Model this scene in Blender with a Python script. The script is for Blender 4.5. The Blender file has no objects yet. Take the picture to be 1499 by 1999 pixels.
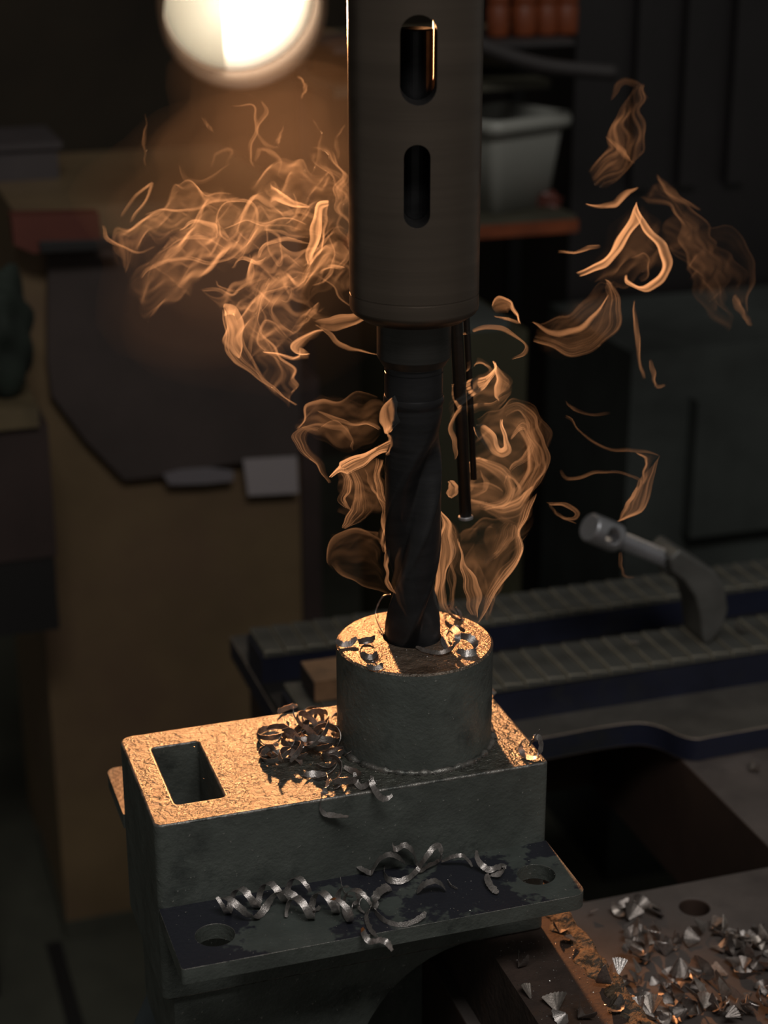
import bpy, bmesh, math, random
from mathutils import Vector, Matrix
random.seed(7)
PI = math.pi
R = math.radians
S = bpy.context.scene
COL = S.collection

# ------------------------------------------------------------------ camera
FPX = 3506.8                                   # focal length in pixels of the 1499 x 1999 frame
CP = Vector((-0.28739, -0.82611, 0.46069))
FW = Vector((0.29090, 0.88920, -0.35300)).normalized()
RT = Vector((0.95030, -0.31140, -0.00120)).normalized()
UP = RT.cross(FW).normalized()
cam = bpy.data.cameras.new('camera')
cam.sensor_fit = 'VERTICAL'
cam.sensor_height = 36.0
cam.sensor_width = 27.0
cam.lens = FPX / 1999.0 * 36.0
cam.clip_start = 0.02
cam.clip_end = 50
cam.dof.use_dof = True
cam.dof.focus_distance = 0.925
cam.dof.aperture_fstop = 6.6
cam_o = bpy.data.objects.new('camera', cam)
M = Matrix((RT, UP, -FW)).transposed().to_4x4()
M.translation = CP
cam_o.matrix_world = M
COL.objects.link(cam_o)
S.camera = cam_o


def ray(x, y):
    return FW + RT * ((x - 749.5) / FPX) - UP * ((y - 999.5) / FPX)


def at(x, y, d):                               # point seen at (x, y) at the depth d
    return CP + ray(x, y) * d


def on_z(x, y, z):                             # point seen at (x, y) on the level z
    r = ray(x, y)
    return CP + r * ((z - CP.z) / r.z)


def on_y(x, y, Y):
    r = ray(x, y)
    return CP + r * ((Y - CP.y) / r.y)


# ------------------------------------------------------------------ world and room light
w = bpy.data.worlds.new('workshop_dusk')
S.world = w
w.use_nodes = True
w.node_tree.nodes['Background'].inputs[0].default_value = (0.68, 0.66, 0.60, 1)
w.node_tree.nodes['Background'].inputs[1].default_value = 0.14
ar = bpy.data.lights.new('ceiling_fixture', 'AREA')
ar.shape = 'RECTANGLE'
ar.size, ar.size_y = 1.3, 0.5
ar.energy = 30
ar.color = (1.0, 0.97, 0.92)
ar_o = bpy.data.objects.new('ceiling_fixture', ar)
ar_o.location = (-0.15, -1.7, 2.3)
ar_o.rotation_euler = (Vector((0.0, 0.0, 0.0)) - ar_o.location).to_track_quat('-Z', 'Y').to_euler()
COL.objects.link(ar_o)

LAMP_POWER = 1.0
S.view_settings.view_transform = 'Standard'
S.view_settings.look = 'None'
S.view_settings.gamma = 1
S.view_settings.use_curve_mapping = False
S.view_settings.exposure = 0.0
cy = S.cycles
cy.transparent_max_bounces = 64
cy.max_bounces = 4
cy.diffuse_bounces = 2
cy.glossy_bounces = 3
cy.transmission_bounces = 2
cy.volume_bounces = 0
cy.use_denoising = True
cy.sample_clamp_indirect = 4.0


# ------------------------------------------------------------------ materials
def mat(name, base=(.5, .5, .5), rough=.5, metal=0.0, var=0.0, scale=40.0, bump=0.0, bscale=200.0,
        col2=None, mask=(.45, .6), mscale=None, stretch=(1, 1, 1), coat=0.0, spec=.5, detail=4.0, rvar=0.0,
        speck=None, sscale=900.0, sth=.73, bump2=0.0, b2scale=60.0, dist=.001):
    m = bpy.data.materials.new(name)
    m.use_nodes = True
    nt = m.node_tree
    L = nt.links.new
    b = nt.nodes['Principled BSDF']
    b.inputs['Roughness'].default_value = rough
    b.inputs['Metallic'].default_value = metal
    b.inputs['Coat Weight'].default_value = coat
    b.inputs['Coat Roughness'].default_value = .18
    b.inputs['Specular IOR Level'].default_value = spec
    tc = nt.nodes.new('ShaderNodeTexCoord')
    mp = nt.nodes.new('ShaderNodeMapping')
    mp.inputs['Scale'].default_value = stretch
    L(tc.outputs['Object'], mp.inputs[0])

    def noise(sc, det=6.0, ro=.6):
        n = nt.nodes.new('ShaderNodeTexNoise')
        n.inputs['Scale'].default_value = sc
        n.inputs['Detail'].default_value = det
        n.inputs['Roughness'].default_value = ro
        L(mp.outputs[0], n.inputs['Vector'])
        return n.outputs[0]

    def ramp(src, a, c, va, vb):
        r_ = nt.nodes.new('ShaderNodeMapRange')
        r_.inputs[1].default_value, r_.inputs[2].default_value = a, c
        r_.inputs[3].default_value, r_.inputs[4].default_value = va, vb
        L(src, r_.inputs[0])
        return r_.outputs[0]

    def mix(f, a, c):
        x = nt.nodes.new('ShaderNodeMix')
        x.data_type = 'RGBA'
        for i, v in ((6, a), (7, c)):
            if isinstance(v, tuple):
                x.inputs[i].default_value = (*v[:3], 1)
            else:
                L(v, x.inputs[i])
        L(f, x.inputs[0])
        return x.outputs[2]
    c = tuple(base)
    if var:
        lo = tuple(v * (1 - var) for v in base)
        hi = tuple(v * (1 + var) for v in base)
        c = mix(ramp(noise(scale, detail), .3, .7, 0, 1), lo, hi)
    if col2:
        c = mix(ramp(noise(mscale or scale * .5, 5, .65), mask[0], mask[1], 0, 1), c, tuple(col2))
    if speck:
        c = mix(ramp(noise(sscale, 2, .5), sth, sth + .04, 0, 1), c, tuple(speck))
    if isinstance(c, tuple):
        b.inputs['Base Color'].default_value = (*c, 1)
    else:
        L(c, b.inputs['Base Color'])
    if rvar:
        L(ramp(noise(scale * 1.7), .3, .7, max(.04, rough - rvar), rough + rvar), b.inputs['Roughness'])
    h = None
    if bump:
        bp = nt.nodes.new('ShaderNodeBump')
        bp.inputs['Strength'].default_value = bump
        bp.inputs['Distance'].default_value = dist
        L(noise(bscale, 3, .6), bp.inputs['Height'])
        h = bp
        if bump2:
            b3 = nt.nodes.new('ShaderNodeBump')
            b3.inputs['Strength'].default_value = bump2
            b3.inputs['Distance'].default_value = dist * 3
            L(noise(b2scale, 2, .6), b3.inputs['Height'])
            L(b3.outputs[0], bp.inputs['Normal'])
        L(h.outputs[0], b.inputs['Normal'])
        if coat:
            L(h.outputs[0], b.inputs['Coat Normal'])
    return m


def emit(name, col, s):
    m = bpy.data.materials.new(name)
    m.use_nodes = True
    nt = m.node_tree
    nt.nodes.clear()
    e = nt.nodes.new('ShaderNodeEmission')
    e.inputs[0].default_value = (*col, 1)
    e.inputs[1].default_value = s
    o = nt.nodes.new('ShaderNodeOutputMaterial')
    nt.links.new(e.outputs[0], o.inputs[0])
    return m


def smoke_mat(name, dens, aniso=.55, col=(.93, .88, .84)):
    m = bpy.data.materials.new(name)
    m.use_nodes = True
    nt = m.node_tree
    nt.nodes.clear()
    v = nt.nodes.new('ShaderNodeVolumeScatter')
    v.inputs['Color'].default_value = (*col, 1)
    v.inputs['Density'].default_value = dens
    v.inputs['Anisotropy'].default_value = aniso
    o = nt.nodes.new('ShaderNodeOutputMaterial')
    nt.links.new(v.outputs[0], o.inputs['Volume'])
    return m


PAINT = mat('greygreen_paint', (.078, .087, .079), .42, 0, .28, 30, .5, 420, col2=(.032, .037, .035), mask=(.54, .70),
            mscale=26, speck=(.19, .19, .175), sscale=420, sth=.71, bump2=.35, b2scale=55)
OILY = mat('oil_filmed_paint', (.090, .093, .078), .28, .32, .35, 90, .9, 640, col2=(.055, .054, .045), mask=(.5, .66),
           mscale=60, spec=1.0, bump2=.6, b2scale=210, dist=.0011, coat=.55)
BARE = mat('bare_boss_metal', (.17, .13, .098), .28, .55, .35, 120, 1.0, 640, col2=(.06, .045, .032), mask=(.5, .68), mscale=70,
           spec=.9, bump2=.5, b2scale=200, dist=.0010)
WORN = mat('worn_flange_paint', (.062, .072, .066), .46, 0, .2, 60, .3, 420, col2=(.017, .018, .026), mask=(.435, .46),
           mscale=17, speck=(.22, .21, .2), sscale=380, sth=.75)
STEEL = mat('turned_spindle_steel', (.155, .122, .098), .36, .85, .16, 12, .10, 260, stretch=(.15, .15, 6), rvar=.06, dist=.0004)
SLEEVE = mat('dark_sleeve_steel', (.065, .062, .058), .38, .8, .2, 20, .15, 300, stretch=(.2, .2, 5), dist=.0005)
DRILL = mat('black_oxide_steel', (.035, .034, .036), .36, .7, .35, 40, .18, 260, stretch=(.4, .4, 2), dist=.0005)
CHIP = mat('curled_steel_chip', (.42, .385, .37), .36, .9, .3, 500, .55, 1300, dist=.0004, stretch=(1, 1, 1))
CHIPB = mat('blued_steel_chip', (.24, .21, .195), .40, .85, .3, 500, .5, 1300, dist=.0004)
CHIPH = mat('bronzed_chip_end', (.45, .17, .06), .4, .8, .2, 400, .2, 900)
GRIT = mat('bright_metal_grit', (.55, .53, .5), .3, .9)
RUST = mat('rusty_bar', (.040, .024, .018), .85, 0, .4, 40, .7, 260, col2=(.055, .026, .013), mask=(.52, .64), mscale=22,
           bump2=.4, b2scale=60)
CRUST = mat('oily_rust_crust', (.078, .050, .028), .75, 0, .5, 120, .9, 300, col2=(.05, .04, .03), mask=(.5, .6), mscale=90,
            bump2=.8, b2scale=110, dist=.002)
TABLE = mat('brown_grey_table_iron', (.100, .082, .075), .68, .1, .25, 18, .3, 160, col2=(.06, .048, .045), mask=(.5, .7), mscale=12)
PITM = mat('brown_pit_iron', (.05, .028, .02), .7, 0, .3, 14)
VISEB = mat('dark_blue_vise_paint', (.012, .014, .030), .45, 0, .3, 20, .2, 120, col2=(.022, .023, .021), mask=(.55, .7), mscale=9)
VISET = mat('worn_vise_iron', (.12, .11, .098), .45, .45, .3, 25, .3, 160)
RAIL = mat('serrated_rail_steel', (.13, .13, .118), .42, .6, .3, 30, .3, 200)
SCREWM = mat('bright_screw_steel', (.46, .46, .49), .36, .85, .1, 60)
JAWM = mat('dark_cast_jaw', (.10, .098, .092), .42, .3, .25, 30, .3, 120)
COLM = mat('dark_machine_column', (.009, .0075, .008), .45, 0, .3, 8)
COLG = mat('dark_green_machine', (.040, .045, .042), .45, 0, .5, 5)
PANEL = mat('olive_brown_cabinet_paint', (.135, .090, .047), .5, 0, .25, 6, col2=(.112, .068, .043), mask=(.45, .7), mscale=4)
CLOTH = mat('dark_violet_cloth', (.040, .028, .025), .8, 0, .25, 9)
REDM = mat('dull_red_paint', (.09, .022, .014), .5, 0, .2, 10)
PALE = mat('pale_tag_paper', (.25, .22, .225), .7)
PALE2 = mat('pale_grey_paint', (.045, .036, .037), .6, 0, .2, 10)
BLACKM = mat('black_paint', (.008, .007, .007), .6)
DBROWN = mat('dark_brown_paint', (.030, .018, .016), .6, 0, .3, 9)
GREENM = mat('dark_green_fabric', (.008, .014, .009), .85, 0, .4, 20)
OCHRE = mat('ochre_wood', (.09, .066, .034), .6, 0, .3, 30)
BUCKET = mat('white_plastic', (.27, .27, .245), .45, 0, .08, 10)
ORANGE = mat('orange_paint', (.16, .036, .010), .5, 0, .3, 25)
SHELF = mat('greenish_shelf_board', (.05, .046, .03), .6, 0, .25, 14)
HOSE = mat('black_rubber', (.028, .024, .024), .55)
WALLM = mat('dark_workshop_wall', (.026, .018, .010), .9, 0, .4, 3)
EDGE = mat('rubbed_edge_metal', (.20, .19, .175), .38, .6, .3, 200, .4, 700, col2=(.07, .075, .07), mask=(.45, .6), mscale=110)
FLOORM = mat('dark_concrete_floor', (.045, .045, .032), .8, 0, .35, 6, .2, 60)
BASEM = mat('bluish_grey_casting', (.052, .066, .074), .5, 0, .25, 14, .2, 120)
SHADE = mat('lamp_shade_enamel', (.72, .52, .36), .4, 0)
REFL = mat('white_reflector_enamel', (.80, .74, .66), .35, 0, .05, 300, .05, 900)


# ------------------------------------------------------------------ mesh helpers
def obj(name, bm, m, parent=None, smooth=False, loc=None):
    bmesh.ops.recalc_face_normals(bm, faces=bm.faces)
    me = bpy.data.meshes.new(name)
    bm.to_mesh(me)
    bm.free()
    ms = m if isinstance(m, (list, tuple)) else [m]
    for q in ms:
        me.materials.append(q)
    if smooth:
        for p in me.polygons:
            p.use_smooth = True
        if smooth == 'sharp':
            me.set_sharp_from_angle(angle=R(38))
    o = bpy.data.objects.new(name, me)
    COL.objects.link(o)
    if loc is not None:
        o.location = loc
    if parent:
        o.parent = parent
    return o


def tag(o, label, cat, group=None, kind=None):
    o['label'] = label
    o['category'] = cat
    if group:
        o['group'] = group
    if kind:
        o['kind'] = kind
    return o


def struct(o):
    o['kind'] = 'structure'
    return o


def thing(name, label, cat, group=None, kind=None, loc=(0, 0, 0)):
    o = bpy.data.objects.new(name, None)
    o.empty_display_size = .02
    o.location = loc
    COL.objects.link(o)
    return tag(o, label, cat, group, kind)


def add_box(bm, a, b):
    x0, y0, z0 = a
    x1, y1, z1 = b
    v = [bm.verts.new(p) for p in ((x0, y0, z0), (x1, y0, z0), (x1, y1, z0), (x0, y1, z0),
                                   (x0, y0, z1), (x1, y0, z1), (x1, y1, z1), (x0, y1, z1))]
    for f in ((3, 2, 1, 0), (4, 5, 6, 7), (0, 1, 5, 4), (1, 2, 6, 5), (2, 3, 7, 6), (3, 0, 4, 7)):
        bm.faces.new([v[i] for i in f])


def box(a, b):
    bm = bmesh.new()
    add_box(bm, a, b)
    return bm


def bevelled(bm, wd, seg=2, vert_only=False):
    ed = [e for e in bm.edges if len(e.link_faces) == 2 and e.calc_face_angle(0) > .5]
    if vert_only:
        ed = [e for e in ed if abs((e.verts[0].co - e.verts[1].co).normalized().z) > .9]
    bmesh.ops.bevel(bm, geom=ed, offset=wd, segments=seg, profile=.5, affect='EDGES', clamp_overlap=True)
    return bm


def add_lathe(bm, prof, c=(0, 0), n=64, close=True, axis=None):
    rings = []
    for (r_, z) in prof:
        rings.append([bm.verts.new((c[0] + r_ * math.cos(2 * PI * i / n), c[1] + r_ * math.sin(2 * PI * i / n), z)) for i in range(n)])
    for a, b in zip(rings, rings[1:]):
        for i in range(n):
            bm.faces.new((a[i], a[(i + 1) % n], b[(i + 1) % n], b[i]))
    if close:
        bm.faces.new(rings[0])
        bm.faces.new(rings[-1])
    else:
        for i in range(n):
            bm.faces.new((rings[-1][i], rings[-1][(i + 1) % n], rings[0][(i + 1) % n], rings[0][i]))


def lathe(prof, c=(0, 0), n=64, close=True):
    bm = bmesh.new()
    add_lathe(bm, prof, c, n, close)
    return bm


def add_tube(bm, pts, rad, n=12):
    pts = [Vector(p) for p in pts]
    rads = rad if isinstance(rad, (list, tuple)) else [rad] * len(pts)
    rings = []
    ref = Vector((0, 0, 1))
    for i, p in enumerate(pts):
        t = (pts[min(i + 1, len(pts) - 1)] - pts[max(i - 1, 0)]).normalized()
        if abs(t.dot(ref)) > .95:
            ref = Vector((1, 0, 0))
        a = t.cross(ref).normalized()
        b = t.cross(a).normalized()
        rings.append([bm.verts.new(p + a * (rads[i] * math.cos(2 * PI * k / n)) + b * (rads[i] * math.sin(2 * PI * k / n))) for k in range(n)])
        ref = -b if abs(b.z) > .01 else ref
        ref = Vector((0, 0, 1)) if abs(t.z) < .9 else Vector((1, 0, 0))
    for a, b in zip(rings, rings[1:]):
        for k in range(n):
            bm.faces.new((a[k], a[(k + 1) % n], b[(k + 1) % n], b[k]))
    bm.faces.new(rings[0])
    bm.faces.new(rings[-1])


def tube(pts, rad, n=12):
    bm = bmesh.new()
    add_tube(bm, pts, rad, n)
    return bm


def prism(pts, depth, frame=None):                # closed outline in XY extruded along +Z, then placed by frame
    bm = bmesh.new()
    a = [bm.verts.new((p[0], p[1], 0)) for p in pts]
    b = [bm.verts.new((p[0], p[1], depth)) for p in pts]
    n = len(pts)
    bm.faces.new(a[::-1])
    bm.faces.new(b)
    for i in range(n):
        bm.faces.new((a[i], a[(i + 1) % n], b[(i + 1) % n], b[i]))
    if frame is not None:
        bmesh.ops.transform(bm, matrix=frame, verts=bm.verts)
    return bm


def spline(pts, n):                               # Catmull-Rom through points of any dimension
    P = [Vector(p) for p in pts]
    P = [P[0] * 2 - P[1]] + P + [P[-1] * 2 - P[-2]]
    out = []
    m = len(P) - 3
    for i in range(n):
        t = i / (n - 1) * m
        k = min(int(t), m - 1)
        u = t - k
        a, b, c, d = P[k:k + 4]
        out.append(.5 * ((2 * b) + (c - a) * u + (2 * a - 5 * b + 4 * c - d) * u * u + (3 * b - a - 3 * c + d) * u ** 3))
    return out


def cut(o, cutter_bms):
    for i, cb in enumerate(cutter_bms):
        c = obj('cutter', cb, BLACKM)
        md = o.modifiers.new('cut', 'BOOLEAN')
        md.operation = 'DIFFERENCE'
        md.solver = 'EXACT'
        md.object = c
        bpy.context.view_layer.update()
        dg = bpy.context.evaluated_depsgraph_get()
        me = bpy.data.meshes.new_from_object(o.evaluated_get(dg), depsgraph=dg)
        o.modifiers.clear()
        old = o.data
        o.data = me
        me.name = old.name
        bpy.data.meshes.remove(old)
        cm = c.data
        bpy.data.objects.remove(c)
        bpy.data.meshes.remove(cm)
    return o


def bevel_mod(o, wd, seg=3, ang=35, em=None):
    md = o.modifiers.new('edge', 'BEVEL')
    md.width = wd
    md.segments = seg
    md.limit_method = 'ANGLE'
    md.angle_limit = R(ang)
    md.harden_normals = False
    if em is not None:
        md.material = em
    for p in o.data.polygons:
        p.use_smooth = True
    wn = o.modifiers.new('wn', 'WEIGHTED_NORMAL')
    wn.keep_sharp = True
    return o


def rounded_rect(x0, y0, x1, y1, rr, n=6):
    out = []
    for cx, cy_, a0 in ((x1 - rr[0], y0 + rr[0], -90), (x1 - rr[1], y1 - rr[1], 0), (x0 + rr[2], y1 - rr[2], 90), (x0 + rr[3], y0 + rr[3], 180)):
        k = (0, 1, 2, 3)[(a0 + 90) // 90]
        for i in range(n + 1):
            a = R(a0 + 90 * i / n)
            out.append((cx + rr[k] * math.cos(a), cy_ + rr[k] * math.sin(a)))
    return out

# ------------------------------------------------------------------ the setting
struct(obj('floor', box((-2.5, -1.2, -.66), (3.0, 2.6, -.62)), FLOORM))
struct(obj('wall_back', box((-2.5, 2.2, -.62), (3.0, 2.3, 2.4)), WALLM))
trim = obj('trim_1', box((-.128, .60, -.6205), (-.112, .795, -.6185)), BLACKM)
struct(trim)

# ------------------------------------------------------------------ fixture block
X0, X1, Y0, Y1 = -.1536, .0584, -.0503, .0493
HB, RB, ZF, ZB = .0572, .0420, -.0479, -.1037
FY = .0545                                        # reach of the side flanges
fix = thing('fixture_block', 'grey-green painted steel block with a round boss being drilled', 'fixture')


def paint_top(o, z, eps=.0006):
    for p in o.data.polygons:
        if p.normal.z > .8 and p.center.z > z - eps:
            p.material_index = 1


bd = obj('body', bevelled(prism(rounded_rect(X0, Y0, X1, Y1, (.003, .004, .007, .004)), -ZB, Matrix.Translation((0, 0, ZB))), .0001, 1) if False
         else prism(rounded_rect(X0, Y0, X1, Y1, (.003, .004, .007, .004)), -ZB, Matrix.Translation((0, 0, ZB))), [PAINT, OILY, EDGE], fix)
cut(bd, [prism(rounded_rect(-.1390, -.0318, -.1135, .0314, (.002,) * 4, 3), .08, Matrix.Translation((0, 0, -.052)))])
paint_top(bd, 0)
bevel_mod(bd, .0014, 3, 35, 2)
# boss
pr = [(RB * 1.004, -.001), (RB, .004), (RB, HB - .001), (RB - .0012, HB)]
bs = obj('boss', lathe(pr, (0, 0), 96), [PAINT, BARE], fix)
DX, DY, RD = .0007, .0061, .0149
cut(bs, [lathe([(RD + .0009, .03), (RD + .0009, .08)], (DX, DY), 48)])
for p in bs.data.polygons:
    p.use_smooth = abs(p.normal.z) < .5
    if p.normal.z > .5 and p.center.z > HB - .004:
        p.material_index = 1
bs.modifiers.new('es', 'EDGE_SPLIT').split_angle = R(40)
# weld fillet round the foot of the boss
bm = bmesh.new()
n = 120
rings = []
for i in range(n):
    a = 2 * PI * i / n
    rr = .0016 + .0009 * math.sin(i * 1.7) * math.sin(i * .37 + 1) + random.uniform(0, .0007)
    ring = []
    for k in range(6):
        b = 2 * PI * k / 6
        q = RB + .0006 + rr * math.cos(b)
        ring.append(bm.verts.new((q * math.cos(a), q * math.sin(a), .0004 + rr * math.sin(b))))
    rings.append(ring)
for i in range(n):
    for k in range(6):
        bm.faces.new((rings[i][k], rings[i][(k + 1) % 6], rings[(i + 1) % n][(k + 1) % 6], rings[(i + 1) % n][k]))
obj('weld_bead', bm, EDGE, fix, True)
# flanges
TF = .0088


def flange(ya, yb, rr, holes):
    o = obj('flange', prism(rounded_rect(X0, ya, X1, yb, rr), TF, Matrix.Translation((0, 0, ZF - TF))), [WORN, EDGE, PAINT], fix)
    cut(o, [lathe([(.0098, ZF - .05), (.0098, ZF + .05)], h, 32) for h in holes])
    for p in o.data.polygons:
        if p.normal.z < .5:
            p.material_index = 2
    return bevel_mod(o, .0008, 3, 35, 1)


flange(Y0 - FY, Y0 + .0005, (.007, .0005, .0005, .002), [(-.1317, -.0811), (.0403, -.0797)])
flange(Y1 - .0005, Y1 + FY, (.0005, .006, .006, .0005), [(-.1317, .0800), (.0403, .0800)])
# pedestal under the block with an arched opening to the right
arch = [(X0 + .006, -.30), (X0 + .006, ZB + .001), (.0225, ZB + .001), (.0225, -.1050)]
for i in range(13):
    a = R(92 + 88 * i / 12)
    arch.append((.010 + .0605 * math.cos(a) + .011 * (1 - i / 12), -.1765 + .0705 * math.sin(a)))
arch += [(-.0505, -.30)]
fr = Matrix(((1, 0, 0, 0), (0, 0, -1, Y1 - .006), (0, 1, 0, 0), (0, 0, 0, 1)))
ped = obj('pedestal', prism(arch, (Y1 - .006) - (Y0 + .004), fr), [PAINT], fix)
bevel_mod(ped, .003, 3)
obj('arch_light_block', box((-.052, Y1 - .022, -.30), (.0155, Y1 - .007, ZB + .0005)), PAINT, fix)  # plate added behind the arch to keep lamp light out of the opening
obj('arch_light_block', box((.0150, Y1 - .022, -.1598), (.0232, Y1 - .007, ZB + .0005)), PAINT, fix)  # added plate closing the gap beside the bar against lamp light

# ------------------------------------------------------------------ spindle and drill
spn = thing('drill_spindle', 'brushed steel machine spindle with two rounded slots above the drill', 'spindle')
QX, QY, RQ = .00095, .0061, .03244
prof = [(.0125, .2335), (.0262, .2335), (.0310, .2368), (.0322, .2386), (RQ, .2400), (RQ, .2462), (RQ - .0003, .2464), (RQ - .0003, .2470), (RQ, .2472),
        (RQ, .60), (.0125, .60)]
q = obj('quill', lathe(prof, (QX, QY), 128, False), [STEEL, BLACKM], spn)
sd = Vector((-.300, -.954, 0)).normalized()        # the slots look this way
sx = Vector((-sd.y, sd.x, 0))


def slot_bm(wd, z0, z1, off):
    o2 = []
    r_ = wd / 2
    for i in range(13):
        a = R(180 * i / 12)
        o2.append((r_ * math.cos(a), z1 - r_ + r_ * math.sin(a)))
    for i in range(13):
        a = R(180 + 180 * i / 12)
        o2.append((r_ * math.cos(a), z0 + r_ + r_ * math.sin(a)))
    c = Vector((QX, QY, 0)) + sx * off + sd * .05
    fr_ = Matrix(((sx.x, 0, -sd.x, c.x), (sx.y, 0, -sd.y, c.y), (0, 1, 0, 0), (0, 0, 0, 1)))
    return prism(o2, .10, fr_)


cut(q, [slot_bm(.0172, .3425, .3835, .0006), slot_bm(.0126, .2850, .3245, .0002)])
bevel_mod(q, .0011, 2, 40)
drl = thing('twist_drill', 'black twist drill boring down into the round steel boss', 'drill bit')
obj('sleeve', lathe([(.0115, .2345), (.0186, .2334), (.0188, .2330), (.0188, .2133), (.0160, .2088), (.0140, .2088), (.0140, .2334)][1:6], (QX, QY), 64), SLEEVE, drl, False)
sl = drl.children[0]
bevel_mod(sl, .0005, 2, 25)
obj('neck', lathe([(.0140, .2095), (.0147, .2093), (.0149, .2072), (.0149, .2058), (.0145, .2056), (.0145, .2052), (.0149, .2050), (.0149, .1925)], (QX, QY), 64), DRILL, drl, False)
bevel_mod(drl.children[1], .0002, 1, 25)
# tang inside the spindle
tg = obj('tang', lathe([(.0105, .232), (.0118, .30), (.0122, .335), (.0086, .337), (.0086, .3738), (.0080, .3745)], (QX, QY), 40), DRILL, drl, False)
# fluted body
bm = bmesh.new()
NT, NZ = 96, 130
LEAD = .182
Z0, Z1 = .034, .1928
rows = []
for j in range(NZ + 1):
    z = Z0 + (Z1 - Z0) * j / NZ
    th0 = R(158) + 2 * PI * (z - .086) / LEAD
    fade = min(1, max(0, (.186 - z) / .040))
    fade = fade * fade * (3 - 2 * fade)
    rr = RD
    if z > .1885:
        rr = RD + .0007
    if z > .1920:
        rr = RD + .0002
    row = []
    for i in range(NT):
        a = 2 * PI * i / NT
        best = 0
        for k in (0, PI):
            d = (a - th0 - k + PI) % (2 * PI) - PI
            hw = R(52)
            if abs(d) < hw:
                best = max(best, math.cos(d / hw * PI / 2) ** 1.3)
            # margin relief just behind each flute
            d2 = (d + 2 * PI) % (2 * PI)
        r_ = rr * (1 - .56 * best * fade)
        if best == 0 and fade > .5:
            for k in (0, PI):
                d = (a - th0 - k + PI) % (2 * PI) - PI
                if R(60) < d < R(120):
                    r_ = rr * .978
        wob = .00005 * math.sin(j * 2.1) if z > .150 else 0
        row.append(bm.verts.new((QX + (r_ + wob) * math.cos(a), QY + (r_ + wob) * math.sin(a), z)))
    rows.append(row)
for a, b in zip(rows, rows[1:]):
    for i in range(NT):
        bm.faces.new((a[i], a[(i + 1) % NT], b[(i + 1) % NT], b[i]))
bm.faces.new(rows[0])
bm.faces.new(rows[-1])
o = obj('fluted_body', bm, DRILL, drl, True)
o.modifiers.new('es', 'EDGE_SPLIT').split_angle = R(38)

# ------------------------------------------------------------------ coolant tube behind the drill
ct = thing('coolant_tube', 'thin dark steel coolant tube hanging behind the drill', 'tube')
pa, pb = on_y(880, 420, .050), on_y(909, 1008, .050)
obj('pipe', tube([pa + (pa - pb) * .8, pa, pb], .0034, 20), SLEEVE, ct, True)
pv = (pb - pa).normalized()
obj('tip', tube([pb - pv * .0005, pb, pb + pv * .0012, pb + pv * .0016], [.0036, .0042, .0042, .0034], 24), SCREWM, ct, 'sharp')
obj('side_pipe', tube([pa + (pa - pb) * .8 + Vector((.0075, .004, 0)), pa + Vector((.0075, .004, 0)), pb + Vector((.006, .004, .02))], .0018, 12), SLEEVE, ct, True)

# ------------------------------------------------------------------ work lamp
lmp = thing('work_lamp', 'glowing round work lamp with enamelled shade', 'lamp')
LC = at(476, 24, 1.43)
aim = ((CP - LC).normalized() - UP * .50 + RT * .20).normalized()
qz = aim.to_track_quat('Z', 'Y').to_matrix().to_4x4()
qz.translation = LC
RL = .0668


def lobj(name, bm, m, smooth=True):
    bmesh.ops.transform(bm, matrix=qz, verts=bm.verts)
    return obj(name, bm, m, lmp, smooth)


LIP = mat('tan_lamp_lip', (.15, .088, .052), .6)
lobj('shade', lathe([(.018, -.125), (.030, -.120), (.052, -.060), (RL, -.030), (RL + .0010, 0), (RL - .0030, .0006),
                     (RL - .0040, -.030), (.0505, -.064), (.0285, -.118), (.018, -.122)], (0, 0), 96, False), LIP)
lobj('reflector', lathe([(.0050, -.0990), (.022, -.0960), (.041, -.078), (.0535, -.050), (.0622, -.0295), (.0616, -.0295), (.0525, -.051),
                         (.040, -.076), (.021, -.0935), (.0050, -.0965)], (0, 0), 96, False), REFL)
bm = lathe([(.006, -.098), (.011, -.094), (.012, -.086), (.017, -.078), (.0225, -.066), (.0235, -.056), (.020, -.045), (.012, -.038), (.002, -.0355)], (0, 0), 32)
bulb = lobj('bulb', bm, emit('bulb_glow', (1.0, .84, .64), 22.0))
# frosted half-disc added to dim the left side of the opening
bm = bmesh.new()
lx = (qz.inverted().to_3x3() @ RT)
ang0 = math.atan2(lx.y, lx.x)
out = []
RS, xs = .0605, -.0135
a1 = math.acos(xs / RS)
for i in range(33):
    a = a1 + (2 * PI - 2 * a1) * i / 32
    out.append((RS * math.cos(a + ang0), RS * math.sin(a + ang0)))
FROST = bpy.data.materials.new('frosted_glass')
FROST.use_nodes = True
nt = FROST.node_tree
nt.nodes.clear()
tr = nt.nodes.new('ShaderNodeBsdfTranslucent')
nz = nt.nodes.new('ShaderNodeTexNoise')
nz.inputs['Scale'].default_value = 700
cr = nt.nodes.new('ShaderNodeMapRange')
cr.inputs[3].default_value, cr.inputs[4].default_value = .34, .46
mx = nt.nodes.new('ShaderNodeMix')
mx.data_type = 'RGBA'
mx.inputs[6].default_value = (.0, .0, .0, 1)
mx.inputs[7].default_value = (.93, .95, .93, 1)
nt.links.new(nz.outputs[0], cr.inputs[0])
nt.links.new(cr.outputs[0], mx.inputs[0])
nt.links.new(mx.outputs[2], tr.inputs[0])
mo = nt.nodes.new('ShaderNodeOutputMaterial')
nt.links.new(tr.outputs[0], mo.inputs[0])
lobj('dimming_half_disc', prism(out, .0012, Matrix.Translation((0, 0, -.0285))), FROST, False)
lobj('socket', lathe([(.016, -.19), (.018, -.188), (.018, -.120), (.012, -.118)], (0, 0), 32), BLACKM)
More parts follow.
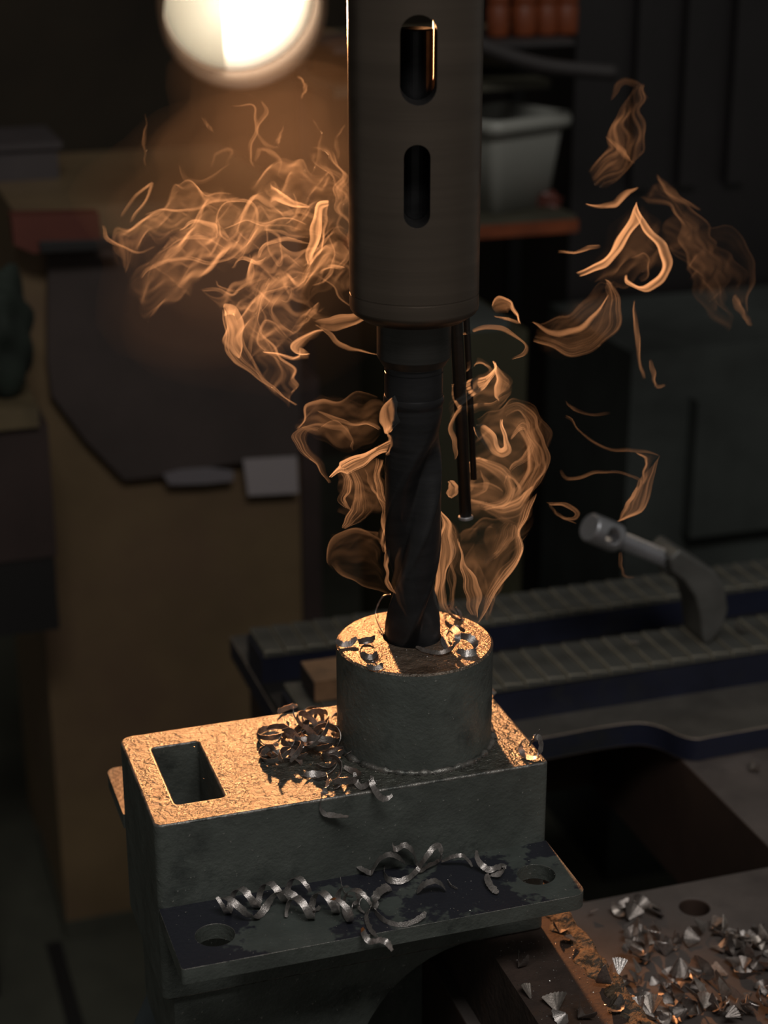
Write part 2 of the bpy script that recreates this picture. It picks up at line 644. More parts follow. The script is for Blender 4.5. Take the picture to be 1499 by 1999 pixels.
arm = [LC - aim * .18, LC - aim * .22 + Vector((0, 0, .03)), LC - aim * .28 + Vector((0, .02, .14)), LC - aim * .30 + Vector((0, .05, .4)), LC - aim * .30 + Vector((0, .05, .8))]
obj('arm', tube(spline(arm, 24), .008, 12), HOSE, lmp, True)
sp = bpy.data.lights.new('lamp_beam', 'SPOT')
sp.energy = 42 * LAMP_POWER
sp.color = (1.0, .41, .15)
sp.shadow_soft_size = .016
sp.spot_size = R(62)
sp.spot_blend = .55
sp_o = bpy.data.objects.new('lamp_beam', sp)
tgt = Vector((-.02, -.02, .185))
p_ = LC + aim * .004 + RT * .014
sp_o.location = p_
sp_o.rotation_euler = (tgt - p_).to_track_quat('-Z', 'Y').to_euler()
COL.objects.link(sp_o)
sp_o.parent = lmp

# ------------------------------------------------------------------ machine table, bar under the block
ZT = -.16
tb = thing('machine_table', 'brown-grey cast iron machine table with a square opening', 'table')
top = obj('table_top', box((.016, -.6, ZT - .10), (.95, .452, ZT)), [TABLE, PITM], tb)
cut(top, [box((.070, .0472, ZT - .2), (.2700, .34, ZT + .1)), lathe([(.0092, ZT - .2), (.0092, ZT + .1)], (.191, .020), 32)])
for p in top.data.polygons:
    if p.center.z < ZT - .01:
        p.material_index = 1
bevel_mod(top, .0016, 2)
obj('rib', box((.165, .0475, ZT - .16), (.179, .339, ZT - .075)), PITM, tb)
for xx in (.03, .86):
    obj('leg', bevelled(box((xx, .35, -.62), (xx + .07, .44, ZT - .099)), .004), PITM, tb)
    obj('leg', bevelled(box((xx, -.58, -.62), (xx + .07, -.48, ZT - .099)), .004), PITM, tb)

bar = thing('rusty_bar', 'flat rust-brown steel bar under the right end of the block', 'bar')
bb = obj('bar_body', bevelled(box((.0235, -.34, ZT), (.0750, .046, ZB - .0005)), .0012), RUST, bar)
bm = bmesh.new()
ny, nx = 90, 12
g = []
rnd = random.Random(3)
for j in range(ny + 1):
    y = -.20 + .196 * j / ny
    row = []
    edge = .0655 + .003 * math.sin(y * 160) + .002 * math.sin(y * 410 + 1)
    for i in range(nx + 1):
        s = i / nx
        x = edge + (.0815 - edge) * s
        h = math.sin(PI * s) * (.0022 + .0016 * math.sin(y * 300 + s * 4) + rnd.uniform(0, .0016)) * min(1, j / 6, (ny - j) / 6)
        row.append(bm.verts.new((x, y, ZB - .0006 + h - max(0, (s - .75)) * .03)))
    g.append(row)
for a, b in zip(g, g[1:]):
    for i in range(nx):
        bm.faces.new((a[i], a[i + 1], b[i + 1], b[i]))
ex = bmesh.ops.extrude_face_region(bm, geom=list(bm.faces))
bmesh.ops.translate(bm, verts=[v for v in ex['geom'] if isinstance(v, bmesh.types.BMVert)], vec=(0, 0, -.004))
obj('rust_crust', bm, CRUST, bar, True)

# flared casting foot behind the pedestal
ft = obj('flared_foot', prism([(X0 + .012, -.150), (X0 - .006, -.19), (X0 - .030, -.30), (X0 + .03, -.30)], .075,
                              Matrix(((1, 0, 0, 0), (0, 0, -1, Y1 - .004), (0, 1, 0, 0), (0, 0, 0, 1)))), BASEM, fix)
bevel_mod(ft, .004, 3)
obj('column_foot', box((X0 - .02, Y0 + .012, -.62), (-.052, Y1 - .006, -.2995)), PAINT, fix)

# ------------------------------------------------------------------ machine vise behind
vs = thing('machine_vise', 'dark blue machine vise bed with two serrated steel rails', 'vise')
fp = spline([(.003, .2200), (.10, .2215), (.174, .2216), (.218, .2235), (.2480, .2215), (.2610, .2110), (.2680, .1950), (.2780, .1855), (.30, .1860), (.45, .1880), (.80, .188)], 60)
pts = [(p.x, p.y) for p in [Vector((q[0], q[1])) for q in fp]] + [(.80, .46), (.003, .46)]
o = obj('foot', prism(pts, .0185, Matrix.Translation((0, 0, ZT + .0005))), [VISEB, VISET, mat('rubbed_foot_edge', (.24, .19, .15), .5, .2, .3, 60)], vs)
for p in o.data.polygons:
    if p.normal.z > .8:
        p.material_index = 1
bevel_mod(o, .0024, 3, 62, 2)
for ya, yb in ((.2515, .3010), (.3585, .4030)):
    o = obj('bed_wall', bevelled(box((.004, ya, -.1418), (.80, yb, -.1150)), .0012), VISEB, vs)
bt = prism([(0, 0), (.0160, 0), (.0160, .0036), (.0150, .0048), (.0016, .0060), (0, .0052)], .053,
           Matrix(((1, 0, 0, 0), (0, 0, -1, .0265), (0, 1, 0, 0), (0, 0, 0, 1))))
RUB = mat('rubbed_tan_edge', (.23, .21, .165), .5, .3, .3, 60)
t0 = obj('rail_tooth', bt, [RAIL, RUB], vs)
bevel_mod(t0, .0011, 2, 35, 1)
k = 0
for yc in (.2762, .3805):
    for i in range(40):
        t = t0 if k == 0 else t0.copy()
        if k:
            COL.objects.link(t)
        k += 1
        t.parent = vs
        t.location = (.006 + i * .0166, yc, -.1152)
        if yc > .3:
            t.scale = (1, .86, 1)
obj('bed_floor', box((.004, .3005, -.1418), (.80, .3590, -.1360)), BLACKM, vs)
# clamp with threaded screw
jw = thing('vise_clamp', 'dark cast clamp arm with a bright threaded screw on the rail', 'clamp')
fy = .268
ol = [(1302, 1092), (1322, 1072), (1352, 1092), (1392, 1116), (1412, 1150), (1418, 1190), (1408, 1225), (1388, 1250), (1372, 1262), (1366, 1240), (1362, 1200), (1352, 1165), (1330, 1135), (1306, 1118)]
P3 = [on_y(x, y, fy) for x, y in ol]
P2 = [(p.x, p.z + .0015) for p in P3]
o = obj('clamp_arm', prism(P2, .034, Matrix(((1, 0, 0, 0), (0, 0, -1, fy + .030), (0, 1, 0, 0), (0, 0, 0, 1)))), JAWM, jw)
bevel_mod(o, .003, 3)
a_, b_ = on_y(1312, 1096, fy + .012), on_y(1206, 1052, fy + .004)
ax = (b_ - a_).normalized()
ln = (b_ - a_).length
bm = bmesh.new()
prf = [(.0052, -.014)]
zz = 0
while zz < ln - .002:
    prf += [(.0046, zz), (.0066, zz + .0011), (.0066, zz + .0020), (.0046, zz + .0031)]
    zz += .0037
prf += [(.0055, ln)]
bm = lathe(prf, (0, 0), 24)
fr = ax.to_track_quat('Z', 'Y').to_matrix().to_4x4()
fr.translation = a_
bmesh.ops.transform(bm, matrix=fr, verts=bm.verts)
obj('threaded_screw', bm, SCREWM, jw, False)
bm = lathe([(.0062, ln - .001), (.0104, ln + .002), (.0110, ln + .004), (.0110, ln + .027), (.0098, ln + .0290)], (0, 0), 32)
o = obj('screw_head', bm, SCREWM, jw)
cb = lathe([(.0064, -.03), (.0064, .03)], (0, 0), 24)
vdir = fr.inverted().to_3x3() @ FW.copy()
vdir.z = 0
bmesh.ops.transform(cb, matrix=Matrix.Translation((0, 0, ln + .0135)) @ vdir.normalized().to_track_quat('Z', 'Y').to_matrix().to_4x4(), verts=cb.verts)
cut(o, [cb])
o.data.transform(fr)
bevel_mod(o, .0008, 2)
bm = lathe([(.0085, -.004), (.0110, -.003), (.0110, .0035), (.0085, .0045)], (0, 0), 28)
bmesh.ops.transform(bm, matrix=fr, verts=bm.verts)
obj('collar', bm, JAWM, jw, True)

# ------------------------------------------------------------------ background, right
YB = .95
c0 = on_y(1128, 0, YB).x
cl = thing('machine_column', 'near-black machine column standing right of the white tub', 'column')
obj('column_body', bevelled(box((c0, YB, -.62), (c0 + .75, YB + .35, 1.6)), .012, 3), COLM, cl)
for i, px in enumerate((1235, 1330, 1425)):
    xa = on_y(px, 100, YB).x
    obj('rib', bevelled(box((xa, YB - .012, .10), (xa + .022, YB + .001, 1.6)), .004, 2), COLM, cl)
mb = thing('machine_bed', 'dull grey-green machine bed behind the vise screw', 'machine')
p0, p1 = on_y(1235, 690, .72), on_y(1235, 1050, .72)
obj('bed_body', bevelled(box((p0.x, .72, -.62), (p0.x + .6, .93, p0.z)), .02, 4), COLG, mb)
obj('cover', bevelled(box((p0.x + .065, .700, p1.z), (p0.x + .6, .721, p0.z - .05)), .012, 3), COLG, mb)
pz = on_y(1110, 620, .80)
mg = thing('gear_housing', 'dark olive housing seen just right of the coolant tube', 'housing')
pz0 = on_y(905, 655, .66)
pz1 = on_y(1030, 655, .66)
obj('housing_body', bevelled(box((pz0.x - .04, .66, -.62), (pz1.x, .85, pz0.z)), .012, 3), mat('olive_housing', (.034, .032, .017), .5, 0, .2, 10), mg)
obj('housing_cap', bevelled(box((pz0.x - .03, .67, pz0.z - .001), (pz1.x - .015, .80, pz0.z + .008)), .003, 2), COLG, mg)

rk = thing('shelf_rack', 'steel shelf rack behind the spindle with an orange-edged board', 'shelf')
YS = .80
sA, sB = on_y(860, 425, YS), on_y(1118, 415, YS)
zsh = on_y(1000, 428, YS).z
obj('shelf_board', bevelled(box((sA.x - .1, YS, zsh - .012), (sB.x + .004, YS + .16, zsh)), .002), SHELF, rk)
obj('orange_edge', bevelled(box((sA.x - .1, YS - .006, zsh - .016), (sB.x + .004, YS - .0002, zsh - .004)), .002), ORANGE, rk)
zu = on_y(1000, 165, YS).z
obj('shelf_board', bevelled(box((sA.x - .1, YS + .02, zu - .008), (sB.x - .02, YS + .16, zu)), .002), SHELF, rk)
zv = on_y(1000, 80, YS).z
obj('back_board', bevelled(box((sA.x - .1, YS + .150, zu - .001), (sB.x - .004, YS + .162, zv)), .002), OCHRE, rk)
zw = on_y(1000, 78, YS + .03).z
obj('shelf_board', bevelled(box((sA.x - .1, YS + .02, zw - .006), (sB.x + .004, YS + .16, zw)), .002), HOSE, rk)
for xx in (sA.x - .1, sB.x - .008):
    obj('post', box((xx, YS + .146, -.62), (xx + .014, YS + .161, zw + .25)), BLACKM, rk)

# white tub on the shelf
tub = thing('plastic_tub', 'white plastic tub with a rolled rim on the shelf', 'tub', loc=(on_y(985, 375, YS + .06).x, YS + .075, zsh + .0005))
tub.rotation_euler.z = R(22)
hh = on_y(1000, 225, YS + .05).z - zsh


def rr_ring(bm, hx, hy, r_, z):
    return [bm.verts.new((p[0], p[1], z)) for p in rounded_rect(-hx, -hy, hx, hy, (r_,) * 4, 5)]


bm = bmesh.new()
rg = [rr_ring(bm, a, b, c, z) for a, b, c, z in ((.040, .036, .010, 0), (.050, .045, .012, hh - .012), (.050, .045, .012, hh - .001), (.0485, .0435, .012, hh - .001), (.0385, .0345, .010, .002))]
for a, b in zip(rg, rg[1:]):
    for i in range(len(a)):
        bm.faces.new((a[i], a[(i + 1) % len(a)], b[(i + 1) % len(a)], b[i]))
bm.faces.new(rg[0])
bm.faces.new(rg[-1])
obj('tub_wall', bm, BUCKET, tub, True)
bm = bmesh.new()
rg = [rr_ring(bm, a, b, c, z) for a, b, c, z in ((.0500, .045, .012, hh - .013), (.0560, .051, .014, hh - .014), (.0575, .0525, .015, hh - .007), (.0555, .0505, .014, hh), (.0495, .0445, .012, hh))]
for a, b in zip(rg, rg[1:] + rg[:1]):
    for i in range(len(a)):
        bm.faces.new((a[i], a[(i + 1) % len(a)], b[(i + 1) % len(a)], b[i]))
obj('rim', bm, BUCKET, tub, True)

# orange cans on the upper shelf, rag, hose
for i, (px, sc) in enumerate(((972, .9), (1022, 1.05), (1066, .95), (1104, 1.0))):
    c = on_y(px, 40, YS + .06)
    hz = on_y(px, -30, YS + .06).z - zw
    can = thing('orange_can', ('dull orange can next to the spindle on the upper shelf', 'widest dull orange can on the upper shelf',
                               'dull orange can third from the spindle on the upper shelf', 'dull orange can nearest the dark column')[i],
                'can', 'orange cans on the upper shelf', loc=(c.x, c.y, zw + .0005))
    r_ = .0125 * sc
    obj('can_body', lathe([(r_ * .9, 0), (r_, .002), (r_, hz * .55), (r_ * .9, hz * .6), (r_ * .92, hz * .62), (r_, hz * .66), (r_, hz)], (0, 0), 24), ORANGE, can, True)
    obj('can_lid', lathe([(r_ * .9, hz + .0002), (r_ * .95, hz + .004), (r_ * .3, hz + .006)], (0, 0), 24), PALE2, can, True)
h0 = [on_y(x, y, YS - .01) for x, y in ((880, 70), (945, 92), (1000, 112), (1060, 128), (1125, 136), (1200, 142))]
hs = thing('rubber_hose', 'thick black hose sagging in front of the rack', 'hose')
obj('hose_body', tube(spline(h0, 30), .0075, 14), HOSE, hs, True)
wl = on_y(1085, 345, YS + .03)
ra = obj('red_rag', bmesh.new(), REDM)
bm = bmesh.new()
bmesh.ops.create_icosphere(bm, subdivisions=3, radius=1)
for v in bm.verts:
    s_ = 1 + .25 * math.sin(v.co.x * 5) * math.sin(v.co.y * 7 + 1) + .15 * math.sin(v.co.z * 9)
    v.co = Vector((v.co.x * .013 * s_, v.co.y * .012 * s_, max(0, v.co.z * .008 * s_ + .006)))
bm.to_mesh(ra.data)
bm.free()
ra.location = (wl.x, wl.y + .02, zsh + .0002)
tag(ra, 'crumpled dark red rag at the right of the white tub', 'rag')

# ------------------------------------------------------------------ background, left
YC = .80
cb_ = thing('tool_cabinet', 'tall olive-brown steel cabinet behind the block on the left', 'cabinet')
xa, xb = on_y(70, 1000, YC).x, on_y(588, 1100, YC).x
zc = on_y(300, 395, YC).z
obj('cabinet_body', bevelled(box((xa, YC, -.62), (xb, YC + .30, zc)), .006, 2), PANEL, cb_)
obj('plinth', box((xa - .002, YC - .004, -.6199), (xb + .002, YC + .2, -.60)), FLOORM, cb_)
xp = on_y(600, 1100, YC).x
obj('edge_post', bevelled(box((xb + .0005, YC - .004, -.62), (xb + .020, YC + .20, zc - .18)), .003), DBROWN, cb_)


def sheet(name, outline, Y, m, th=.004, wave=0.0, parent=None):
    P_ = [on_y(x, y, Y) for x, y in outline]
    bm_ = prism([(p.x, p.z) for p in P_], th, Matrix(((1, 0, 0, 0), (0, 0, -1, Y), (0, 1, 0, 0), (0, 0, 0, 1))))
    return obj(name, bm_, m, parent)


cv = sheet('cloth_cover', [(92, 470), (90, 700), (98, 770), (165, 860), (240, 936), (330, 926), (440, 905), (586, 886), (586, 640), (584, 455), (330, 450)], YC - .0065, CLOTH, .006)
bevel_mod(cv, .002, 2)
tag(cv, 'dark violet-brown cloth hanging in a point over the cabinet front', 'cloth')
lb = sheet('paper_label', [(474, 896), (579, 890), (582, 962), (484, 967)], YC - .0135, PALE, .0012)
tag(lb, 'pale rectangular paper label at the cabinet edge', 'label')
lb2 = sheet('paper_strip', [(318, 925), (352, 916), (405, 912), (455, 918), (455, 938), (400, 944), (330, 946)], YC - .0135, mat('dim_strip', (.13, .115, .125), .7), .0012)
tag(lb2, 'dim torn paper strip left of the pale label', 'paper')
rb_ = sheet('red_strip', [(16, 412), (186, 408), (192, 470), (60, 486), (22, 470)], YC - .0145, REDM, .02)
tag(rb_, 'dull red metal strip high on the cabinet corner', 'strip')
o = sheet('black_slot_sheet', [(75, 470), (230, 466), (235, 486), (78, 494)], YC - .0355, BLACKM, .003, parent=None)  # the slot's darkness drawn as a flat black sheet
bevel_mod(o, .001, 2)
tag(o, 'black sheet standing in for the dark slot under the dull red strip', 'slot')
gb = thing('grey_crate', 'faint grey crate at the far left above the red strip', 'crate')
q0, q1 = on_y(-60, 360, .95), on_y(112, 288, .95)
obj('crate_body', bevelled(box((q0.x, .95, q0.z), (q1.x, 1.05, q1.z)), .004), PALE2, gb)
obj('crate_lid', bevelled(box((q0.x - .004, .945, q1.z), (q1.x + .004, 1.055, q1.z + .006)), .002), PALE2, gb)
bn = thing('side_bench', 'dark brown bench with an ochre top at the left edge', 'bench')
YL = .70
l0, l1 = on_y(-140, 1115, YL), on_y(93, 828, YL)
zt1 = on_y(40, 800, YL).z
zk = on_y(50, 1238, YL).z
obj('bench_top', bevelled(box((l0.x, YL - .006, l1.z), (on_y(74, 812, YL).x, YL + .09, zt1 + .004)), .002), OCHRE, bn)
obj('drawer_box', bevelled(box((l0.x, YL, l0.z), (l1.x, YL + .09, l1.z - .0003)), .003), DBROWN, bn)
obj('skirt', bevelled(box((l0.x, YL + .002, zk), (l1.x - .002, YL + .09, l0.z - .0003)), .003), BLACKM, bn)
obj('leg', box((l0.x, YL + .02, -.62), (l0.x + .03, YL + .08, zk - .0003)), BLACKM, bn)
bm = bmesh.new()
bmesh.ops.create_icosphere(bm, subdivisions=4, radius=1)
gx0, gx1 = on_y(-70, 640, YL + .03).x, on_y(66, 640, YL + .03).x
gh = on_y(30, 505, YL + .03).z - (zt1 + .0045)
for v in bm.verts:
    s_ = 1 + .12 * math.sin(v.co.x * 6 + 1) * math.sin(v.co.z * 5) + .08 * math.sin(v.co.z * 11 + v.co.y * 6)
    v.co = Vector((v.co.x * (gx1 - gx0) / 2 * s_, v.co.y * .035 * s_, max(0, (v.co.z * s_ + .85) * gh / 1.9)))
o = obj('green_jacket', bm, GREENM, None, True, loc=((gx0 + gx1) / 2, YL + .045, zt1 + .0045))
tag(o, 'dark green work jacket heaped on the bench at the left edge', 'jacket')
wb = thing('wood_offcut', 'small brown wooden block peeking out behind the boss', 'block')
q0, q1 = on_z(622, 1382, -.1085), on_z(668, 1360, -.1085)
obj('offcut_body', bevelled(box((.0185, .265, -.1088), (.060, .300, -.0935)), .001), mat('raw_wood', (.23, .13, .07), .6, 0, .3, 60), wb)
obj('dark_end', bevelled(box((.0178, .2655, -.1085), (.0186, .2995, -.094)), .0002, 1), DBROWN, wb)  # left end of the offcut in a darker brown

# ------------------------------------------------------------------ swarf
def ribbon_bm(pts, wdir, wd, th=.00028, jag=.0, seed=1, taper=True):
    rnd_ = random.Random(seed)
    bm_ = bmesh.new()
    n_ = len(pts)
    rows_ = []
    for i, p in enumerate(pts):
        t = (pts[min(i + 1, n_ - 1)] - pts[max(i - 1, 0)]).normalized()
        w_ = wdir[i]
        w_ = (w_ - t * w_.dot(t)).normalized()
        nn = t.cross(w_).normalized()
        k_ = wd * (1.0 if not taper else min(1, .45 + i / n_ * 4, .45 + (n_ - 1 - i) / n_ * 4))
        j1 = rnd_.uniform(-jag, jag) * wd
        j2 = rnd_.uniform(-jag, jag) * wd * .4
        a_, b_ = p + w_ * (k_ / 2 + j1), p - w_ * (k_ / 2 + j2)
        rows_.append([bm_.verts.new(q_) for q_ in (a_ + nn * th / 2, b_ + nn * th / 2, b_ - nn * th / 2, a_ - nn * th / 2)])
    for a_, b_ in zip(rows_, rows_[1:]):
        for k_ in range(4):
            bm_.faces.new((a_[k_], a_[(k_ + 1) % 4], b_[(k_ + 1) % 4], b_[k_]))
    bm_.faces.new(rows_[0])
    bm_.faces.new(rows_[-1])
    return bm_


def curl(c, r0, turns, pitch, wd, rot, r1=None, phase=0.0, m=CHIP, label='', group=None, lift=0.0, jag=.10, seed=1, drop=True, wobble=.0, name='swarf_curl', hot=False):
    r1 = r0 if r1 is None else r1
    n_ = max(14, int(30 * abs(turns)))
    rm = (Matrix.Rotation(R(rot[2]), 3, 'Z') @ Matrix.Rotation(R(rot[1]), 3, 'Y') @ Matrix.Rotation(R(rot[0]), 3, 'X'))
    pts_, wd_ = [], []
    for i in range(n_ + 1):
        u = i / n_
        a_ = R(phase) + 2 * PI * turns * u
        r_ = r0 + (r1 - r0) * u + wobble * math.sin(5 * u + seed)
        loc_ = Vector((r_ * math.cos(a_), r_ * math.sin(a_), pitch * turns * (u - .5)))
        w_ = Vector((0, 0, 1)) + Vector((math.cos(a_), math.sin(a_), 0)) * .25
        pts_.append(rm @ loc_)
        wd_.append(rm @ w_)
    bm_ = ribbon_bm(pts_, wd_, wd, jag=jag, seed=seed)
    zmin = min(v.co.z for v in bm_.verts) if drop else 0
    bmesh.ops.translate(bm_, verts=bm_.verts, vec=(0, 0, -zmin + lift if drop else 0))
    o_ = obj(name, bm_, [m, CHIPH], None, 'sharp', loc=c)
    if hot:
        for p_ in o_.data.polygons:
            if min(p_.vertices) < 8:
                p_.material_index = 1
    tag(o_, label, 'metal shaving', group)
    return o_


def strip(P_, wd, wvec, m=CHIP, label='', group=None, seed=1, jag=.12, n_=36, hot=False):
    pts_ = spline(P_, n_)
    c_ = pts_[0].copy()
    ws = [Vector(q_) for q_ in spline(wvec, n_)] if isinstance(wvec[0], (tuple, Vector)) else [Vector(wvec)] * n_
    bm_ = ribbon_bm([p - c_ for p in pts_], ws, wd, jag=jag, seed=seed)
    o_ = obj('swarf_curl', bm_, [m, CHIPH], None, 'sharp', loc=c_)
    if hot:
        for p_ in o_.data.polygons:
            if min(p_.vertices) < 10:
                p_.material_index = 1
    tag(o_, label, 'metal shaving', group)
    return o_


GF = 'swarf curls on the front flange'
# helical strings lying on the flange
curl(on_z(512, 1768, ZF), .0055, 3.2, .0150, .0036, (0, 90, 2), phase=200, label='springy swarf coil nearest the block on the flange left half', group=GF, seed=11)
curl(on_z(528, 1787, ZF), .0058, 1.7, .0300, .0038, (0, 90, -6), phase=120, label='stretched swarf coil lying left on the flange', group=GF, seed=12)
curl(on_z(622, 1788, ZF), .0060, 2.4, .0135, .0038, (0, 90, 4), phase=30, label='tight bright swarf coil in the middle of the flange left half', group=GF, seed=13)
curl(on_z(681, 1795, ZF), .0070, 1.3, .0130, .0030, (0, 90, 20), phase=150, label='short bronzed-end swarf coil at the front flange edge', group=GF, seed=14, hot=True)
zf = ZF + .0012


def fl(pl):
    return [on_z(x, y, ZF + .0007 + h) for x, y, h in pl]


strip(fl([(706, 1812, .004), (712, 1826, .003), (722, 1838, .001), (740, 1835, -.001), (755, 1840, -.003), (766, 1856, -.004)]), .0030, (.6, .3, .6), label='swarf ribbon with an orange tip hanging over the flange front edge', group=GF, seed=15, hot=True)
strip(fl([(664, 1712, .003), (668, 1732, .001), (676, 1746, .0005), (690, 1750, .0005)]), .0011, (0, 0, 1), label='hair-thin swarf wire next to the block wall', group=GF, seed=16)
strip(fl([(685, 1790, .001), (688, 1768, .003), (700, 1757, .006), (696, 1742, .010), (705, 1738, .010), (706, 1752, .006), (700, 1770, .003), (712, 1782, .001)]), .0018, (.4, .2, .9), label='small looped swarf knot left of the big open hoop', group=GF, seed=17)
strip(fl([(764, 1735, .001), (752, 1733, .005), (738, 1743, .008), (730, 1760, .006), (726, 1772, .001)]), .0042, (.2, .9, .4), label='broad ribbed swarf bow arching on the flange middle', group=GF, seed=18)
strip(fl([(738, 1760, .004), (722, 1772, .002), (715, 1790, .001), (722, 1812, .001), (736, 1829, .002)]), .0024, (.7, .2, .5), label='narrow swarf bow reaching the flange front edge', group=GF, seed=19)
strip(fl([(738, 1762, .004), (732, 1778, .001), (750, 1796, .001), (780, 1805, .0005), (805, 1800, .001), (825, 1788, .004), (831, 1780, .006)]), .0026, (.1, .4, .9), label='wide open swarf hoop on the flange middle', group=GF, seed=20, hot=False)
strip(fl([(814, 1742, .001), (826, 1728, .006), (846, 1720, .008), (862, 1726, .005), (870, 1737, .001)]), .0040, (.1, .95, .2), label='low swarf arch beside the bare paint patch', group=GF, seed=21)
strip(fl([(874, 1718, .001), (880, 1728, .0008), (893, 1735, .0006)]), .0012, (0, 0, 1), label='tiny swarf sliver in the middle of the flange', group=GF, seed=22)
strip(fl([(695, 1690, .004), (708, 1697, .003), (724, 1704, .001), (732, 1690, .006), (742, 1676, .010), (760, 1668, .013), (778, 1674, .010), (790, 1684, .004)]), .0036, (.3, .9, .3), label='swarf ribbon zigzagging up against the block wall', group=GF, seed=23)
strip(fl([(766, 1648, .018), (772, 1658, .014), (790, 1650, .016), (806, 1662, .012), (812, 1680, .004), (815, 1692, .001)]), .0034, (.3, .8, .5), label='tall swarf loop leaning on the block wall', group=GF, seed=24)
strip(fl([(752, 1690, .001), (750, 1706, .001), (760, 1718, .001), (780, 1720, .001), (800, 1712, .002), (816, 1696, .003), (830, 1676, .010), (845, 1655, .015), (858, 1652, .014), (862, 1668, .010), (858, 1680, .006)]), .0032, (.2, .5, .8), label='large swarf loop at the foot of the block wall', group=GF, seed=25)
strip(fl([(815, 1694, .001), (820, 1700, .002), (836, 1690, .003), (850, 1684, .003), (862, 1676, .003)]), .0022, (.2, .3, .9), m=CHIPB, label='dark swarf twist between the wall loops', group=GF, seed=26)
strip(fl([(862, 1682, .002), (880, 1674, .006), (900, 1670, .008), (914, 1680, .004), (922, 1692, .001)]), .0022, (.2, .7, .6), label='thin swarf bow bridging towards the right-hand hole', group=GF, seed=27)
strip(fl([(930, 1660, .012), (932, 1676, .008), (942, 1690, .004), (955, 1698, .003), (968, 1694, .004), (984, 1692, .006), (974, 1706, .003), (958, 1708, .002)]), .0036, (.6, .5, .5), label='twisted swarf knot left of the right-hand flange hole', group=GF, seed=28)
strip(fl([(950, 1706, .003), (952, 1718, .003), (960, 1732, .002), (972, 1744, .001)]), .0034, (.9, .2, .4), label='short ribbed swarf tail below the twisted knot', group=GF, seed=29)

# heap on the block next to the boss
GH = 'heaped swarf on the block top'
hl = 'curled swarf ribbon in the heap on the block top'
rnd = random.Random(21)
heap = []
for _ in range(34):
    heap.append((min(672, max(495, rnd.gauss(596, 42))), min(1545, max(1392, rnd.gauss(1462, 36)))))
for i, (px, py) in enumerate(heap):
    near = max(0, 1 - math.hypot((px - 605) / 60, (py - 1455) / 50))
    tn = rnd.choice((.3, .4, .5, .55, .7, .9))
    mm = CHIPB if rnd.random() < .7 else CHIP
    hl = ('dark ' if mm is CHIPB else 'bright ') + ('short bowed' if tn < .45 else 'half-round' if tn < .6 else 'nearly closed') + ' swarf ribbon ' + (
        'at the left fringe of the heap' if px < 550 else 'at the back of the heap' if py < 1430 else 'at the front of the heap' if py > 1495 else 'on the boss side of the heap' if px > 635 else 'in the middle of the heap')
    curl(on_z(px, py + 6, 0.0), rnd.uniform(.0055, .0095), tn, rnd.uniform(.004, .012), rnd.uniform(.0028, .0040), (rnd.uniform(-38, 38), rnd.uniform(-45, 45), rnd.uniform(0, 360)),
         r1=rnd.uniform(.0055, .011), phase=rnd.uniform(0, 360), m=mm, label=hl, group=GH, lift=.0002 + near * rnd.uniform(0, .007), seed=40 + i, wobble=.0008)
for i, (px, py, r_, rot) in enumerate(((522, 1470, .0042, (15, -10, 0)), (650, 1478, .0058, (-20, 10, 40)), (610, 1412, .0060, (50, 10, 10)))):
    curl(on_z(px, py + 6, 0), r_, 1.25, .0015, .0030, rot, m=CHIPB, label=('small tight swarf ring at the left of the heap', 'round swarf ring at the boss side of the heap', 'upright swarf ring at the back of the heap')[i], group=GH, seed=140 + i)


def tp(pl):
    return [on_z(x, y, .0006 + h) for x, y, h in pl]


strip(tp([(640, 1520, .004), (637, 1540, .003), (628, 1556, .001), (626, 1572, -.004), (632, 1588, -.008), (650, 1592, -.009), (680, 1594, -.008)]), .0034, (.5, .8, .3), label='swarf ribbon drooping over the front edge of the block', group=GH, seed=80)
strip(tp([(692, 1508, .006), (695, 1526, .002), (706, 1536, .0008), (718, 1530, .003), (724, 1520, .006), (728, 1534, .003), (738, 1552, .0008), (752, 1560, .001), (766, 1552, .003)]), .0032, (.5, .4, .7), label='long wavy swarf ribbon left of the boss foot', group=GH, seed=81)
strip(tp([(682, 1520, .0015), (668, 1528, .002), (655, 1540, .0008)]), .0040, (.7, .7, .1), label='short flat swarf piece by the front edge of the block', group=GH, seed=82)
# curl on the far right corner
strip(tp([(1020, 1446, .008), (1015, 1456, .004), (1020, 1470, .001), (1036, 1480, .0006), (1050, 1474, .002), (1056, 1456, .006), (1052, 1440, .011), (1040, 1442, .011), (1036, 1454, .007), (1046, 1436, .014), (1053, 1424, .019)]), .0034, (.8, .5, .3), label='lone swarf curl on the right corner of the block', seed=83)

# curls on the boss top
GB = 'swarf curls on the boss top'


def bt_(pl):
    return [on_z(x, y, HB + .0006 + h) for x, y, h in pl]


